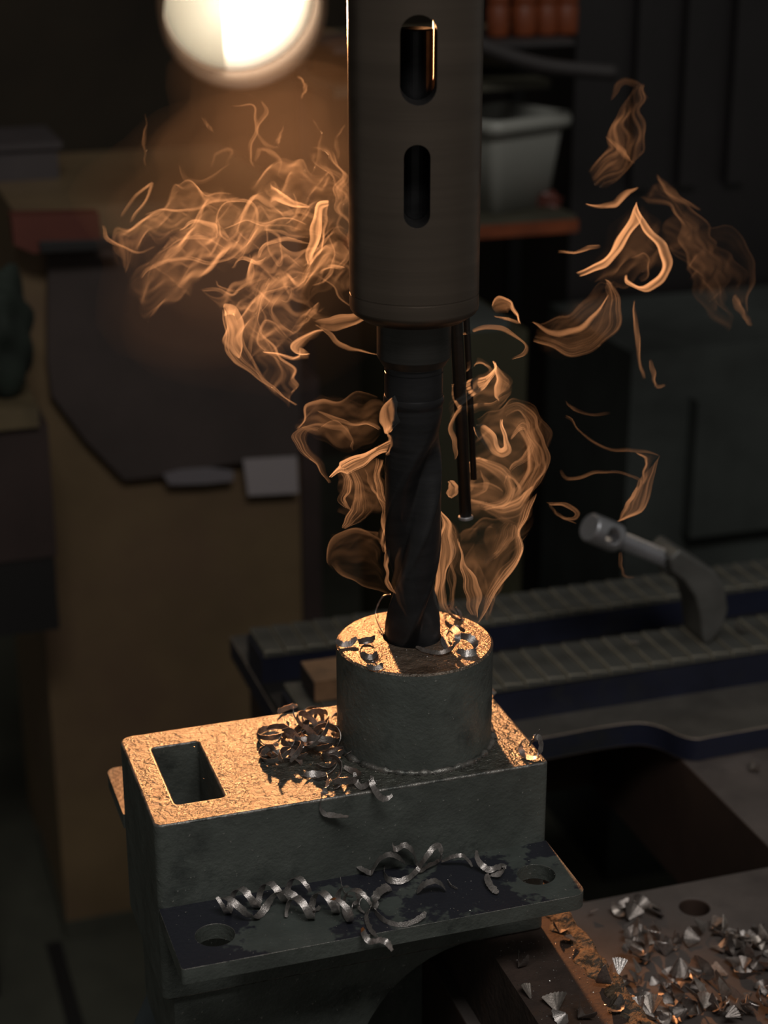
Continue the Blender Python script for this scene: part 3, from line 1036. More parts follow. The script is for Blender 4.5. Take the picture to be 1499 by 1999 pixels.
strip(bt_([(655, 1250, .002), (668, 1258, .001), (684, 1256, .001), (696, 1244, .003)]), .0030, (.2, .6, .8), m=CHIPB, label='dark swarf bow at the left rim of the boss', group=GB, seed=90)
curl(on_z(716, 1262, HB), .0045, .95, .002, .0026, (-25, 10, 20), m=CHIPB, label='small dark swarf ring left of the drill', group=GB, seed=91)
strip(bt_([(705, 1275, .001), (716, 1282, .0008), (728, 1282, .001), (736, 1272, .004)]), .0032, (.2, .7, .7), m=CHIPB, label='dark swarf hook front left on the boss', group=GB, seed=92)
strip(bt_([(716, 1298, .0006), (728, 1304, .0004), (742, 1302, .001), (746, 1295, .002)]), .0028, (.2, .7, .7), m=CHIPB, label='short swarf scrap at the front rim of the boss', group=GB, seed=93)
strip([on_z(762, 1160, HB + .016), on_z(748, 1164, HB + .016), on_z(738, 1180, HB + .010), on_z(733, 1200, HB + .005), on_z(740, 1222, HB + .002), on_z(750, 1238, HB + .001)], .0008, (0, 0, 1), label='hair-thin bronze wire loop beside the drill', group=GB, seed=94, m=CHIP)
strip(bt_([(872, 1230, .003), (866, 1248, .001), (878, 1268, .0008), (890, 1258, .006), (893, 1238, .010), (882, 1226, .010), (872, 1240, .005)]), .0036, (.7, .5, .4), label='upright swarf loop right of the drill', group=GB, seed=95)
strip(bt_([(897, 1244, .004), (912, 1243, .006), (926, 1254, .004), (928, 1272, .001), (910, 1276, .0008), (892, 1270, .001)]), .0040, (.3, .5, .8), label='broad bright swarf curl at the right rim of the boss', group=GB, seed=96)
strip(bt_([(812, 1262, .001), (830, 1270, .001), (858, 1274, .002), (880, 1266, .003), (892, 1250, .004)]), .0022, (.2, .5, .8), m=CHIPB, label='dark swarf bow along the drill hole', group=GB, seed=97)
curl(on_z(886, 1208, HB), .0050, 1.1, .002, .0018, (40, 20, 40), m=CHIPB, label='small dark swarf ring behind the drill', group=GB, seed=98)
strip(bt_([(868, 1212, .002), (880, 1224, .001), (896, 1226, .001), (908, 1232, .0008)]), .0024, (.1, .6, .8), m=CHIPB, label='dark swarf scrap right behind the drill', group=GB, seed=99)


# fan-shaped chips
def fan_bm(rad, ang, cone, seed):
    rnd_ = random.Random(seed)
    bm_ = bmesh.new()
    na, nr = 14, 3
    th = .0004
    lay = []
    for s_ in (1, -1):
        g_ = []
        for j in range(nr + 1):
            row_ = []
            for i in range(na + 1):
                a_ = R(ang) * (i / na - .5)
                rr_ = rad * (.12 + .88 * j / nr) * (1 + (.025 * ((i % 2) * 2 - 1) if j == nr else 0))
                row_.append(bm_.verts.new((rr_ * math.cos(a_) - rad * .5, rr_ * math.sin(a_) * math.cos(cone * a_ * .6),
                                           rr_ * cone * (1 - math.cos(a_ * 1.5)) + .014 * rad * math.sin(i * 2.2) * j / nr + s_ * th / 2)))
            g_.append(row_)
        lay.append(g_)
    for g_ in lay:
        for a_, b_ in zip(g_, g_[1:]):
            for i in range(na):
                bm_.faces.new((a_[i], a_[i + 1], b_[i + 1], b_[i]))
    f_, k_ = lay
    for j in range(nr):
        for i in (0, na):
            bm_.faces.new((f_[j][i], f_[j + 1][i], k_[j + 1][i], k_[j][i]))
    for j in (0, nr):
        for i in range(na):
            bm_.faces.new((f_[j][i], f_[j][i + 1], k_[j][i + 1], k_[j][i]))
    return bm_


FANM = mat('pale_steel_chip', (.36, .315, .285), .48, .85, .35, 300, .4, 900, dist=.0004)
fans = []


def fan(c, v, sc, rot, label, group=None, m=None):
    if len(fans) <= v:
        return None


base_f = []
for v, (rad, ang, cone) in enumerate(((.0115, 75, .45), (.0095, 110, .65), (.0080, 150, .85), (.010, 50, .3), (.0075, 190, 1.0))):
    bm_ = fan_bm(rad, ang, cone, v)
    me = bpy.data.meshes.new('fan_chip')
    bmesh.ops.recalc_face_normals(bm_, faces=bm_.faces)
    bm_.to_mesh(me)
    bm_.free()
    for p_ in me.polygons:
        p_.use_smooth = True
    me.set_sharp_from_angle(angle=R(30))
    for mm in (FANM, CHIPB, CHIP):
        m2 = me.copy()
        m2.materials.append(mm)
        base_f.append(m2)


def place_fan(c, v, mi, sc, rot, label, group):
    o_ = bpy.data.objects.new('fan_chip', base_f[v * 3 + mi])
    COL.objects.link(o_)
    o_.rotation_euler = tuple(R(a_) for a_ in rot)
    o_.scale = (sc,) * 3
    rm = o_.rotation_euler.to_matrix()
    zm = min((rm @ v_.co).z for v_ in o_.data.vertices) * sc
    o_.location = (c.x, c.y, c.z - zm + .0001)
    tag(o_, label, 'metal chip', group)
    return o_


GBAR = 'fan-shaped chips on the rusty bar'
zb_ = ZB - .0005
place_fan(on_z(1030, 1945, zb_), 3, 0, .95, (25, -40, 100), 'pale upright fan chip nearest the left edge of the rusty bar', GBAR)
place_fan(on_z(1085, 1966, zb_), 0, 0, 1.0, (-20, -30, 75), 'largest pale fan chip lying on the rusty bar', GBAR)
place_fan(on_z(1135, 1990, zb_), 2, 1, 1.0, (20, 20, 30), 'dark curled chip at the lower picture edge on the bar', GBAR)
place_fan(on_z(1098, 1995, zb_), 1, 2, .8, (-10, 30, 200), 'small grey chip below the largest pale fan chip', GBAR)
place_fan(on_z(1180, 1925, zb_ + .002), 2, 1, 1.1, (30, 10, 140), 'dark chip with toothed rim on the rust crust', GBAR)
place_fan(on_z(1208, 1898, zb_ + .002), 3, 2, 1.0, (10, -50, 60), 'grey blade-like chip standing on the rust crust', GBAR)
place_fan(on_z(1205, 1975, zb_), 1, 1, .9, (15, -25, 300), 'round dark chip at the bar edge below the crust', GBAR)
place_fan(on_z(1243, 1974, zb_ - .004), 0, 2, .85, (-30, -40, 100), 'tan fan chip at the bar edge', GBAR)
place_fan(on_z(1274, 1972, zb_ - .006), 0, 0, .95, (-25, -45, 60), 'pale ribbed fan chip right of the tan one', GBAR)
place_fan(on_z(1110, 1838, zb_ + .003), 3, 2, .8, (10, 30, 10), 'tan flake sitting on the crust below the flange', GBAR)
place_fan(on_z(1090, 1822, zb_ + .003), 1, 1, .7, (30, 10, 80), 'dark chip jammed under the flange corner on the crust', GBAR)
place_fan(on_z(1015, 1890, zb_), 4, 1, .7, (10, 20, 40), 'small dark chip scrap high on the rusty bar', GBAR)
GT = 'fan-shaped chips heaped on the table'
rnd = random.Random(5)
spots = []
for _ in range(95):
    spots.append((rnd.uniform(1215, 1520), rnd.triangular(1850, 2010, 1985), 0))
for _ in range(34):
    spots.append((rnd.gauss(1455, 42), rnd.gauss(1848, 20), 0))
for _ in range(16):
    spots.append((rnd.gauss(1270, 38), rnd.gauss(1850, 16), 0))
for _ in range(9):
    spots.append((rnd.gauss(1245, 40), rnd.gauss(1788, 10), 0))


def lab_(px, py, v_, c_):
    wh = ('beyond the heap, near the round hole' if py < 1810 else 'at the rust crust end of the heap' if px < 1310 and py < 1890 else 'in the raised right clump of the heap' if py < 1890
          else 'in the heap beside the bar' if px < 1340 else 'in the heap at the lower right corner' if px > 1430 else 'in the middle of the table heap')
    return 'blurred ' + ('pale', 'dark blued', 'bright grey')[c_] + ' ' + ('fan', 'open', 'half-round', 'narrow', 'cupped')[v_] + ' steel chip ' + wh


for i, (px, py, _z) in enumerate(spots):
    c = on_z(px, py, ZT)
    if c.x < .083 or (c.x - .191) ** 2 + (c.y - .02) ** 2 < .02 ** 2:
        continue
    heapup = rnd.uniform(0, .010) if py > 1880 else rnd.uniform(0, .004)
    c.z += heapup * (1 if rnd.random() < .5 else 0)
    v_, c_ = rnd.randrange(5), rnd.choice((0, 0, 1, 1, 1, 2))
    place_fan(c, v_, c_, rnd.uniform(.55, 1.15), (rnd.uniform(-60, 60), rnd.uniform(-60, 60), rnd.uniform(0, 360)),
              lab_(px, py, v_, c_), GT)
strip([on_z(1362, 1888, ZT + .004), on_z(1400, 1912, ZT + .007), on_z(1430, 1935, ZT + .006), on_z(1462, 1962, ZT + .003)], .0045, (.3, .3, .9), label='long pale strip of swarf across the table heap', group=None, seed=120)
for i, (px, py, z, lab) in enumerate(((1470, 1508, ZT, 'single bright chip on the table beyond the opening'), (1445, 1236, -.1092, 'bright chip on the vise rail right of the clamp'),
                                      (1240, 1262, -.1092, 'dim chip on the vise rail left of the clamp tip'), (966, 1362, 0, 'pale chip on the back corner of the block'))):
    place_fan(on_z(px, py, z), (2, 1, 3, 4)[i], 0, (.9, .9, .7, .5)[i], (25 * i, 20, 70 * i), lab, None)


# grit too small to count
def grit(name, label, region, count, zf_, smin, smax, m, seed):
    rnd_ = random.Random(seed)
    bm_ = bmesh.new()
    for _ in range(count):
        p = region(rnd_)
        s_ = rnd_.uniform(smin, smax)
        vs_ = [bm_.verts.new(p + Vector((rnd_.uniform(-1, 1), rnd_.uniform(-1, 1), rnd_.uniform(0, .7))) * s_) for _q in range(4)]
        for f_ in ((0, 1, 2), (0, 2, 3), (0, 3, 1), (1, 3, 2)):
            bm_.faces.new([vs_[q_] for q_ in f_])
    o_ = obj(name, bm_, m)
    tag(o_, label, 'metal grit', None, 'stuff')
    return o_


grit('flange_grit', 'fine bright steel grit sprinkled on the front flange', lambda q_: Vector((q_.uniform(X0 + .004, X1 - .004), Y0 - FY * q_.random() ** .8 * .97, ZF)), 260, 0, .0002, .0006, GRIT, 1)


def ring_pt(q_):
    a_ = R(q_.uniform(195, 345))
    rr_ = RB + abs(q_.gauss(.0012, .0014))
    return Vector((rr_ * math.cos(a_), rr_ * math.sin(a_), .0006))


grit('weld_grit', 'fine dark grit caught round the foot of the boss', ring_pt, 420, 0, .0003, .0009, CHIPB, 2)
grit('bar_grit', 'fine steel grit scattered on the rusty bar', lambda q_: Vector((q_.uniform(.026, .073), q_.uniform(-.17, -.055), ZB - .0005)), 420, 0, .0002, .0007, GRIT, 3)


def boss_pt(q_):
    while True:
        x_, y_ = q_.uniform(-RB, RB), q_.uniform(-RB, RB)
        if (RD + .003) ** 2 < (x_ - DX) ** 2 + (y_ - DY) ** 2 and x_ * x_ + y_ * y_ < (RB - .002) ** 2:
            return Vector((x_, y_, HB))


grit('boss_grit', 'fine steel grit on the drilled face of the boss', boss_pt, 700, 0, .0002, .0007, CHIP, 4)
grit('block_grit', 'fine grit under the heap on the block top', lambda q_: Vector((q_.gauss(-.068, .02), q_.uniform(Y0 + .004, Y1 - .004), 0)), 500, 0, .0003, .0008, CHIPB, 5)

# ------------------------------------------------------------------ smoke
SMK = {k: smoke_mat('smoke_' + k, d) for k, d in (('haze', .055), ('veil', 6.5), ('faint', 13.5), ('thin', 34), ('mid', 70), ('thick', 135))}
smoke = thing('drill_smoke', 'orange-lit smoke curling up round the hot drill', 'smoke', kind='stuff')


def wisp(A, B, d0, bulge=.012, th=.0014, m='mid', ns=34, nt=60, prof='both', rip=0.0, ripn=5, tilt=0.0, seed=1, streak=.65, swirl=3.0):
    """A sheet of smoke between two edge curves, bowed in depth; closed, so that the smoke fills it."""
    rnd = random.Random(seed)
    ph = [rnd.uniform(0, 6.28) for _ in range(16)]
    fq = [rnd.uniform(2.0, 4.0), rnd.uniform(5, 8), rnd.uniform(9, 14)]
    if prof == 'both':
        prof = rnd.choice(('both', 'both', 'A', 'B'))
    bulge *= .75
    a, b = spline(A, nt), spline(B, nt)
    mid = []
    for j in range(nt):
        t = j / (nt - 1)
        row = []
        for i in range(ns + 1):
            s = i / ns
            if prof == 'both':
                g, h = .5 * s + .25 * (1 - math.cos(PI * s)), math.sin(PI * s)
            elif prof == 'A':                      # crisp at edge A, fading at B
                g, h = 1 - math.cos(PI / 2 * s), math.sin(PI / 2 * s)
            elif prof == 'B':
                g, h = math.sin(PI / 2 * s), 1 - math.cos(PI / 2 * s)
            else:
                g, h = s, .4 * math.sin(PI * s)
            p = a[j].lerp(b[j], g)
            dep = d0 + tilt * (t - .5) + bulge * h
            dep += rip * (math.sin(ripn * 6.28 * s + 3 * t + ph[0]) + .6 * math.sin(ripn * 11.3 * s - 5 * t + ph[1]))
            dep += .35 * bulge * math.sin(4.2 * t + 2.0 * s + ph[2])
            wob = 1.5 * math.sin(9 * t + 5 * s + ph[3]) + .8 * math.sin(23 * t + ph[7])
            if swirl:
                x_, y_ = p.x, p.y
                p = Vector((x_ + swirl * math.sin(y_ * .052 + ph[11]) + .45 * swirl * math.sin(y_ * .13 + x_ * .05 + ph[12]),
                            y_ + swirl * math.sin(x_ * .047 + ph[13]) + .45 * swirl * math.sin(x_ * .12 - y_ * .04 + ph[14])))
                dep += .0010 * swirl * math.sin(x_ * .05 + y_ * .06 + ph[15])
            row.append(at(p.x + wob, p.y + 1.2 * math.sin(7 * t + 4 * s + ph[4]), dep))
        mid.append(row)
    bm = bmesh.new()
    f, k = [], []
    for j in range(nt):
        t = j / (nt - 1)
        et = max(0.0, math.sin(PI * min(1, max(0, t)))) ** .55
        fr_, bk = [], []
        for i in range(ns + 1):
            s = i / ns
            du = mid[j][min(i + 1, ns)] - mid[j][max(i - 1, 0)]
            dv = mid[min(j + 1, nt - 1)][i] - mid[max(j - 1, 0)][i]
            nn = du.cross(dv)
            nn = nn.normalized() if nn.length > 1e-14 else -FW
            if prof == 'A':
                es = (1 - s) ** .9 * min(1, .12 + s / .10)
            elif prof == 'B':
                es = s ** .9 * min(1, .12 + (1 - s) / .10)
            elif prof == 'soft':
                es = math.sin(PI * s) ** 1.2
            else:
                es = min(1, .08 + s / .20, .08 + (1 - s) / .20)
            sk = .5 + .5 * (.5 * math.sin(fq[0] * 3.14 * s + ph[8] + 2.5 * t) + .3 * math.sin(fq[1] * 3.14 * s + ph[9] - 3 * t) + .3 * math.sin(fq[2] * 3.14 * s + ph[10] + 4 * t))
            mod = (1 - streak) + streak * 1.5 * max(.0, sk)
            mod *= 1 + .45 * math.sin(5 * t + ph[5]) * math.sin(4 * s + ph[6])
            q_ = .5 * th * (.04 + .96 * et) * (.03 + .97 * es) * max(.05, mod)
            fr_.append(bm.verts.new(mid[j][i] + nn * q_))
            bk.append(bm.verts.new(mid[j][i] - nn * q_))
        f.append(fr_)
        k.append(bk)
    for j in range(nt - 1):
        for i in range(ns):
            bm.faces.new((f[j][i], f[j][i + 1], f[j + 1][i + 1], f[j + 1][i]))
            bm.faces.new((k[j][i], k[j + 1][i], k[j + 1][i + 1], k[j][i + 1]))
        bm.faces.new((f[j][0], f[j + 1][0], k[j + 1][0], k[j][0]))
        bm.faces.new((k[j][ns], k[j + 1][ns], f[j + 1][ns], f[j][ns]))
    for i in range(ns):
        bm.faces.new((k[0][i], k[0][i + 1], f[0][i + 1], f[0][i]))
        bm.faces.new((f[-1][i], f[-1][i + 1], k[-1][i + 1], k[-1][i]))
    me = bpy.data.meshes.new('wisp')
    bm.to_mesh(me)
    bm.free()
    me.materials.append(SMK[m])
    o_ = bpy.data.objects.new('wisp', me)
    COL.objects.link(o_)
    o_.parent = smoke
    return o_


def zoomed(x0, y0, k):                            # points noted on an enlarged view
    return lambda pts_: [(x0 + a * k, y0 + b * k) for a, b in pts_]


def strand(P_, wd, d, m='mid', taper=True, bulge=.006, th=.0013, seed=1, tilt=0.0, ns=14, nt=48):
    """A narrow ribbon of smoke along a curve."""
    c = spline(P_, nt)
    A_, B_ = [], []
    for i in range(nt):
        t = c[min(i + 1, nt - 1)] - c[max(i - 1, 0)]
        n_ = Vector((-t.y, t.x))
        n_ = n_.normalized() if n_.length > 0 else Vector((1, 0))
        u = i / (nt - 1)
        w_ = wd * (.5 if not taper else .5 * (.15 + .85 * math.sin(PI * min(1, max(0, u))) ** .6))
        A_.append(tuple(c[i] + n_ * w_))
        B_.append(tuple(c[i] - n_ * w_))
    return wisp(A_, B_, d, bulge, th, m, ns, nt, 'soft', seed=seed, tilt=tilt, streak=.5, swirl=2.5)


z3 = zoomed(550, 600, .4003)
z2 = zoomed(650, 0, .5664)
z1 = zoomed(0, 0, .5003)
z6 = zoomed(0, 600, .467)
W = wisp
# --- beside the drill, left
W(z3([(555, 430), (510, 480), (478, 540), (475, 580), (495, 612), (515, 618)]), z3([(560, 435), (572, 480), (560, 520), (575, 555), (545, 590), (518, 615)]), .893, .006, .0020, 'thick', seed=4)
W(z3([(505, 612), (520, 640), (522, 690), (515, 715)]), z3([(522, 612), (532, 640), (532, 700), (522, 722)]), .897, .006, .0018, 'mid', ns=12, seed=2)
W(z3([(528, 640), (450, 690), (380, 715), (290, 750), (280, 775), (235, 830)]), z3([(522, 718), (450, 740), (400, 775), (340, 800), (295, 795), (240, 838)]), .906, .012, .0018, 'thick', rip=.0006, seed=4)
strand(z3([(183, 512), (260, 545), (340, 562), (410, 562), (470, 600)]), 9, .94, 'mid', seed=4)
strand(z3([(100, 590), (190, 570), (300, 590), (345, 650), (340, 690)]), 10, .945, 'thin', seed=41)
W(z3([(65, 595), (105, 560), (130, 480), (200, 452), (290, 450), (370, 410), (470, 450)]), z3([(75, 600), (130, 560), (180, 525), (260, 545), (330, 560), (400, 575), (470, 600)]), .95, .020, .0012, 'faint', prof='A', seed=5)
W(z3([(190, 580), (110, 590), (62, 630), (66, 680), (105, 730), (160, 770), (200, 810), (230, 850)]), z3([(190, 602), (140, 620), (128, 660), (150, 700), (190, 740), (205, 780), (225, 830), (240, 852)]), .955, .014, .0014, 'thin', rip=.0008, seed=6)
W(z3([(190, 570), (260, 560), (320, 600), (350, 650), (355, 700)]), z3([(160, 620), (240, 610), (290, 640), (320, 680), (345, 705)]), .958, .012, .0012, 'faint', seed=61)
W(z3([(285, 790), (300, 880), (265, 950), (300, 990)]), z3([(335, 790), (340, 880), (305, 950), (330, 995)]), .945, .010, .0012, 'mid', rip=.001, seed=7)
W(z3([(375, 795), (405, 880), (442, 960), (455, 995), (380, 1050), (310, 1080)]), z3([(330, 800), (360, 900), (350, 960), (330, 1000), (312, 1050), (300, 1082)]), .95, .014, .0013, 'mid', rip=.001, seed=8)
W(z3([(410, 790), (420, 860), (450, 920), (500, 960)]), z3([(440, 780), (450, 850), (470, 910), (505, 965)]), .945, .008, .0012, 'thin', seed=81)
W(z3([(465, 730), (445, 830), (445, 880), (480, 950), (498, 1010), (492, 1090), (500, 1190)]), z3([(502, 740), (482, 830), (486, 900), (520, 960), (526, 1010), (516, 1100), (503, 1190)]), .945, .010, .0014, 'mid', rip=.0006, seed=9)
W(z3([(508, 1038), (475, 1080), (467, 1110), (480, 1150), (500, 1197)]), z3([(512, 1045), (506, 1090), (506, 1150), (503, 1197)]), .942, .008, .0014, 'mid', seed=10)
W(z3([(497, 1190), (500, 1260), (520, 1340), (550, 1400)]), z3([(514, 1170), (514, 1250), (532, 1340), (558, 1398)]), .938, .006, .0014, 'mid', ns=12, seed=11)
W(z3([(228, 1235), (221, 1170), (250, 1110), (320, 1086), (400, 1098), (480, 1132)]), z3([(270, 1290), (275, 1210), (300, 1160), (350, 1140), (410, 1145), (480, 1165)]), .96, .02, .0013, 'faint', prof='A', seed=12)
W(z3([(230, 1240), (300, 1310), (400, 1360), (545, 1400)]), z3([(260, 1200), (330, 1260), (430, 1290), (505, 1250)]), .958, .02, .0009, 'faint', prof='A', seed=13)
# --- beside the drill, right
W(z3([(770, 1000), (766, 1100), (760, 1200), (746, 1330), (735, 1420), (765, 1490)]), z3([(775, 998), (815, 1050), (832, 1120), (852, 1190), (842, 1240), (802, 1290), (795, 1350), (805, 1440), (835, 1500)]), .945, .012, .0016, 'thick', rip=.0007, ripn=3, seed=14)
W(z3([(812, 848), (838, 850), (852, 880), (846, 915), (825, 937)]), z3([(806, 858), (803, 880), (802, 905), (808, 928), (820, 938)]), .95, .008, .0018, 'mid', seed=15)
W(z3([(870, 1120), (880, 1220), (925, 1290), (972, 1360), (976, 1430), (950, 1512)]), z3([(872, 1140), (866, 1230), (880, 1310), (900, 1390), (900, 1450), (925, 1495)]), .955, .016, .0013, 'mid', rip=.0008, seed=16)
W(z3([(760, 1440), (800, 1480), (860, 1500), (930, 1490), (960, 1520)]), z3([(770, 1520), (830, 1560), (900, 1560), (940, 1540), (962, 1524)]), .94, .008, .0012, 'faint', seed=17)
W(z3([(640, 880), (600, 960), (590, 1060), (620, 1160)]), z3([(770, 860), (765, 960), (740, 1080), (700, 1180)]), .89, .008, .0010, 'faint', seed=170, streak=.8)
W(z3([(560, 1180), (540, 1300), (560, 1420), (600, 1520)]), z3([(640, 1160), (640, 1300), (680, 1420), (720, 1540)]), .89, .008, .0009, 'faint', seed=171, streak=.8)
W(z3([(880, 900), (920, 860), (980, 850), (1040, 860), (1080, 890)]), z3([(880, 1010), (940, 1000), (1010, 1000), (1070, 1010), (1110, 1000)]), 1.013, .014, .0014, 'thin', rip=.0012, ripn=2, seed=172, streak=.8)
W(z3([(1120, 560), (1180, 640), (1190, 760), (1160, 860), (1120, 940)]), z3([(1230, 600), (1280, 700), (1270, 800), (1230, 880), (1190, 940)]), .972, .014, .0014, 'thin', rip=.0012, ripn=2, seed=173, streak=.8)
W(z3([(1000, 1060), (960, 1120), (900, 1200), (880, 1300)]), z3([(1160, 1050), (1140, 1160), (1060, 1260), (1000, 1330)]), .97, .014, .0013, 'faint', rip=.0014, ripn=2, seed=174, streak=.8)
W(z3([(860, 1140), (880, 1240), (920, 1340), (930, 1460)]), z3([(960, 1260), (1000, 1320), (1000, 1400), (960, 1500)]), .962, .012, .0013, 'faint', seed=175, streak=.8)
# --- upper right petals
W(z3([(820, 372), (900, 366), (980, 340), (1030, 290), (1026, 268)]), z3([(862, 505), (900, 462), (960, 432), (1012, 380), (1032, 320), (1032, 272)]), .965, .014, .0016, 'thick', rip=.0006, seed=18)
W(z3([(862, 300), (900, 262), (950, 240), (1000, 262), (1028, 300)]), z3([(880, 312), (915, 285), (955, 268), (990, 290), (1018, 320)]), .968, .010, .0012, 'thin', seed=19)
W(z3([(1040, 268), (1040, 350), (1036, 420), (1055, 462)]), z3([(1060, 300), (1108, 340), (1110, 390), (1082, 432), (1060, 468)]), .967, .012, .0014, 'thick', seed=20)
strand(z3([(1105, 425), (1030, 462), (930, 482), (862, 512), (828, 555), (820, 605), (842, 660), (858, 715), (846, 748)]), 9, .96, 'mid', seed=21)
W(z3([(905, 805), (918, 765), (968, 740), (1040, 750), (1097, 790), (1118, 840), (1112, 905), (1080, 955), (1000, 985)]), z3([(926, 815), (940, 790), (975, 785), (1012, 800), (1060, 840), (1082, 890), (1060, 930), (1000, 950), (960, 962)]), 1.012, .016, .0018, 'thick', rip=.0006, seed=22)
strand(z3([(962, 795), (988, 835), (985, 880), (950, 912), (890, 935)]), 10, 1.01, 'mid', seed=23)
strand(z3([(955, 800), (925, 850), (905, 900), (880, 945)]), 8, 1.01, 'thin', seed=231)
W(z3([(890, 1000), (960, 990), (1020, 1015), (1080, 1050), (1130, 1050), (1185, 985), (1228, 890)]), z3([(900, 930), (960, 955), (1040, 958), (1100, 950), (1160, 925), (1200, 908), (1226, 884)]), 1.015, .016, .0015, 'thick', rip=.0008, seed=24)
W(z3([(1080, 480), (1150, 452), (1212, 490), (1255, 580), (1295, 680), (1300, 760), (1262, 850), (1222, 905)]), z3([(1092, 530), (1150, 500), (1185, 560), (1212, 640), (1235, 720), (1218, 800), (1180, 880), (1150, 935)]), .975, .024, .0013, 'faint', rip=.001, seed=25)
W(z3([(945, 572), (958, 620), (990, 680), (1020, 722), (1070, 745), (1110, 705), (1106, 640), (1082, 580), (1086, 548)]), z3([(952, 568), (1000, 578), (1040, 620), (1050, 660), (1058, 695), (1075, 680), (1080, 640), (1070, 600), (1082, 555)]), .965, .012, .0014, 'thick', seed=26)
W(z3([(1110, 580), (1170, 545), (1225, 600), (1245, 680), (1215, 745), (1150, 770), (1105, 810)]), z3([(1125, 640), (1165, 600), (1195, 630), (1210, 680), (1190, 725), (1140, 750), (1105, 790)]), .97, .014, .0013, 'mid', rip=.0008, seed=27)
W(z3([(1228, 905), (1205, 1010), (1172, 1100), (1172, 1200), (1112, 1300), (1062, 1370), (1010, 1450), (955, 1525)]), z3([(1150, 1005), (1140, 1080), (1130, 1150), (1110, 1230), (1050, 1290), (1020, 1350), (985, 1440), (950, 1512)]), .965, .018, .0014, 'thick', rip=.0009, seed=28)
W(z3([(1090, 1052), (1030, 1110), (992, 1200), (978, 1247)]), z3([(1142, 1062), (1132, 1130), (1080, 1190), (985, 1248)]), .962, .012, .0013, 'mid', rip=.0008, seed=29)
W(z3([(1030, 1060), (980, 1070), (900, 1090), (870, 1140)]), z3([(1060, 1100), (1020, 1110), (940, 1130), (880, 1180)]), .96, .012, .0011, 'faint', seed=30)
W(z3([(1090, 820), (1130, 760), (1180, 800), (1190, 880), (1150, 940)]), z3([(1085, 870), (1110, 830), (1140, 850), (1145, 900), (1120, 940)]), .968, .012, .0013, 'thin', seed=31)
# --- far right
strand(z2([(868, 705), (920, 716), (965, 704), (1005, 668), (1055, 640)]), 13, 1.02, 'thick', seed=32)
W(z2([(1040, 700), (1022, 760), (970, 840), (910, 900), (840, 945)]), z2([(1050, 730), (1058, 775), (1005, 850), (945, 905), (850, 952)]), 1.02, .012, .0016, 'thick', seed=33)
W(z2([(1040, 700), (1085, 765), (1140, 830), (1165, 900), (1150, 960), (1105, 998), (1060, 1002), (1015, 985), (1008, 955)]), z2([(1045, 735), (1075, 790), (1110, 840), (1130, 900), (1122, 945), (1095, 972), (1060, 985), (1025, 972), (1012, 955)]), 1.02, .012, .0016, 'thick', seed=34)
W(z2([(1030, 890), (1070, 875), (1095, 910), (1090, 950), (1060, 970)]), z2([(1045, 915), (1070, 905), (1080, 920), (1075, 940), (1055, 955)]), 1.02, .010, .0013, 'faint', seed=35)
strand(z2([(945, 470), (985, 510), (1010, 545), (1035, 565)]), 12, 1.03, 'thin', seed=36)
strand(z2([(1115, 600), (1150, 640), (1200, 685), (1270, 725)]), 18, 1.04, 'thin', seed=37)
W(z2([(1060, 660), (1180, 780), (1240, 900), (1250, 1000)]), z2([(1140, 640), (1290, 780), (1390, 920), (1440, 1080)]), 1.05, .03, .0014, 'veil', rip=.003, ripn=2, seed=38, swirl=10)
W(z2([(1290, 780), (1400, 800), (1450, 930), (1430, 1080)]), z2([(1250, 830), (1340, 880), (1400, 980), (1400, 1090)]), 1.06, .02, .0012, 'faint', seed=39)
strand(z2([(1385, 1010), (1400, 1050), (1420, 1090), (1440, 1125)]), 16, 1.03, 'mid', seed=40)
strand(z2([(690, 1110), (760, 1142), (840, 1140), (900, 1095), (945, 1015)]), 13, 1.0, 'thick', seed=42)
W(z2([(690, 1180), (840, 1225), (960, 1155), (995, 1060), (965, 990), (930, 965)]), z2([(690, 1125), (770, 1150), (850, 1145), (905, 1100), (945, 1030), (940, 985)]), 1.005, .022, .0013, 'thin', prof='A', rip=.001, seed=43)
strand(z2([(1040, 1040), (1046, 1130), (1048, 1200), (1062, 1270), (1080, 1310)]), 9, 1.02, 'mid', seed=44)
strand([(1268, 700), (1278, 730), (1284, 752), (1300, 754)], 9, 1.02, 'mid', seed=45)
strand(z2([(780, 865), (850, 868), (925, 848)]), 8, 1.01, 'mid', seed=46)
W(z2([(550, 1060), (575, 1030), (615, 1035), (632, 1075), (640, 1110)]), z2([(560, 1085), (600, 1080), (615, 1070), (628, 1095), (640, 1112)]), .97, .008, .0015, 'thick', seed=47)
strand(z2([(555, 1090), (600, 1100), (640, 1110)]), 6, .97, 'mid', seed=471)
strand(z2([(430, 1150), (500, 1135), (570, 1132), (630, 1160), (662, 1192), (650, 1220), (618, 1238)]), 9, .965, 'mid', seed=48)
strand(z2([(955, 345), (985, 300), (1015, 285), (1060, 300), (1085, 340)]), 16, 1.05, 'faint', seed=49)
W(z2([(880, 600), (920, 520), (980, 400), (1010, 300)]), z2([(960, 640), (1040, 560), (1080, 440), (1060, 310)]), 1.06, .03, .0014, 'veil', rip=.002, seed=50, swirl=10)
strand([(1100, 815), (1116, 822), (1129, 840), (1153, 858), (1180, 871), (1214, 878), (1244, 881), (1264, 884), (1286, 891)], 7, 1.0, 'thin', seed=51)
W([(1244, 881), (1258, 890), (1262, 905), (1258, 925), (1253, 941)], [(1286, 891), (1276, 905), (1272, 918), (1264, 934), (1254, 944)], 1.0, .008, .0014, 'mid', seed=52)
W([(1250, 942), (1232, 965), (1217, 990), (1201, 1012)], [(1287, 892), (1281, 930), (1266, 975), (1240, 1003), (1203, 1014)], 1.0, .012, .0014, 'mid', rip=.0006, seed=53)
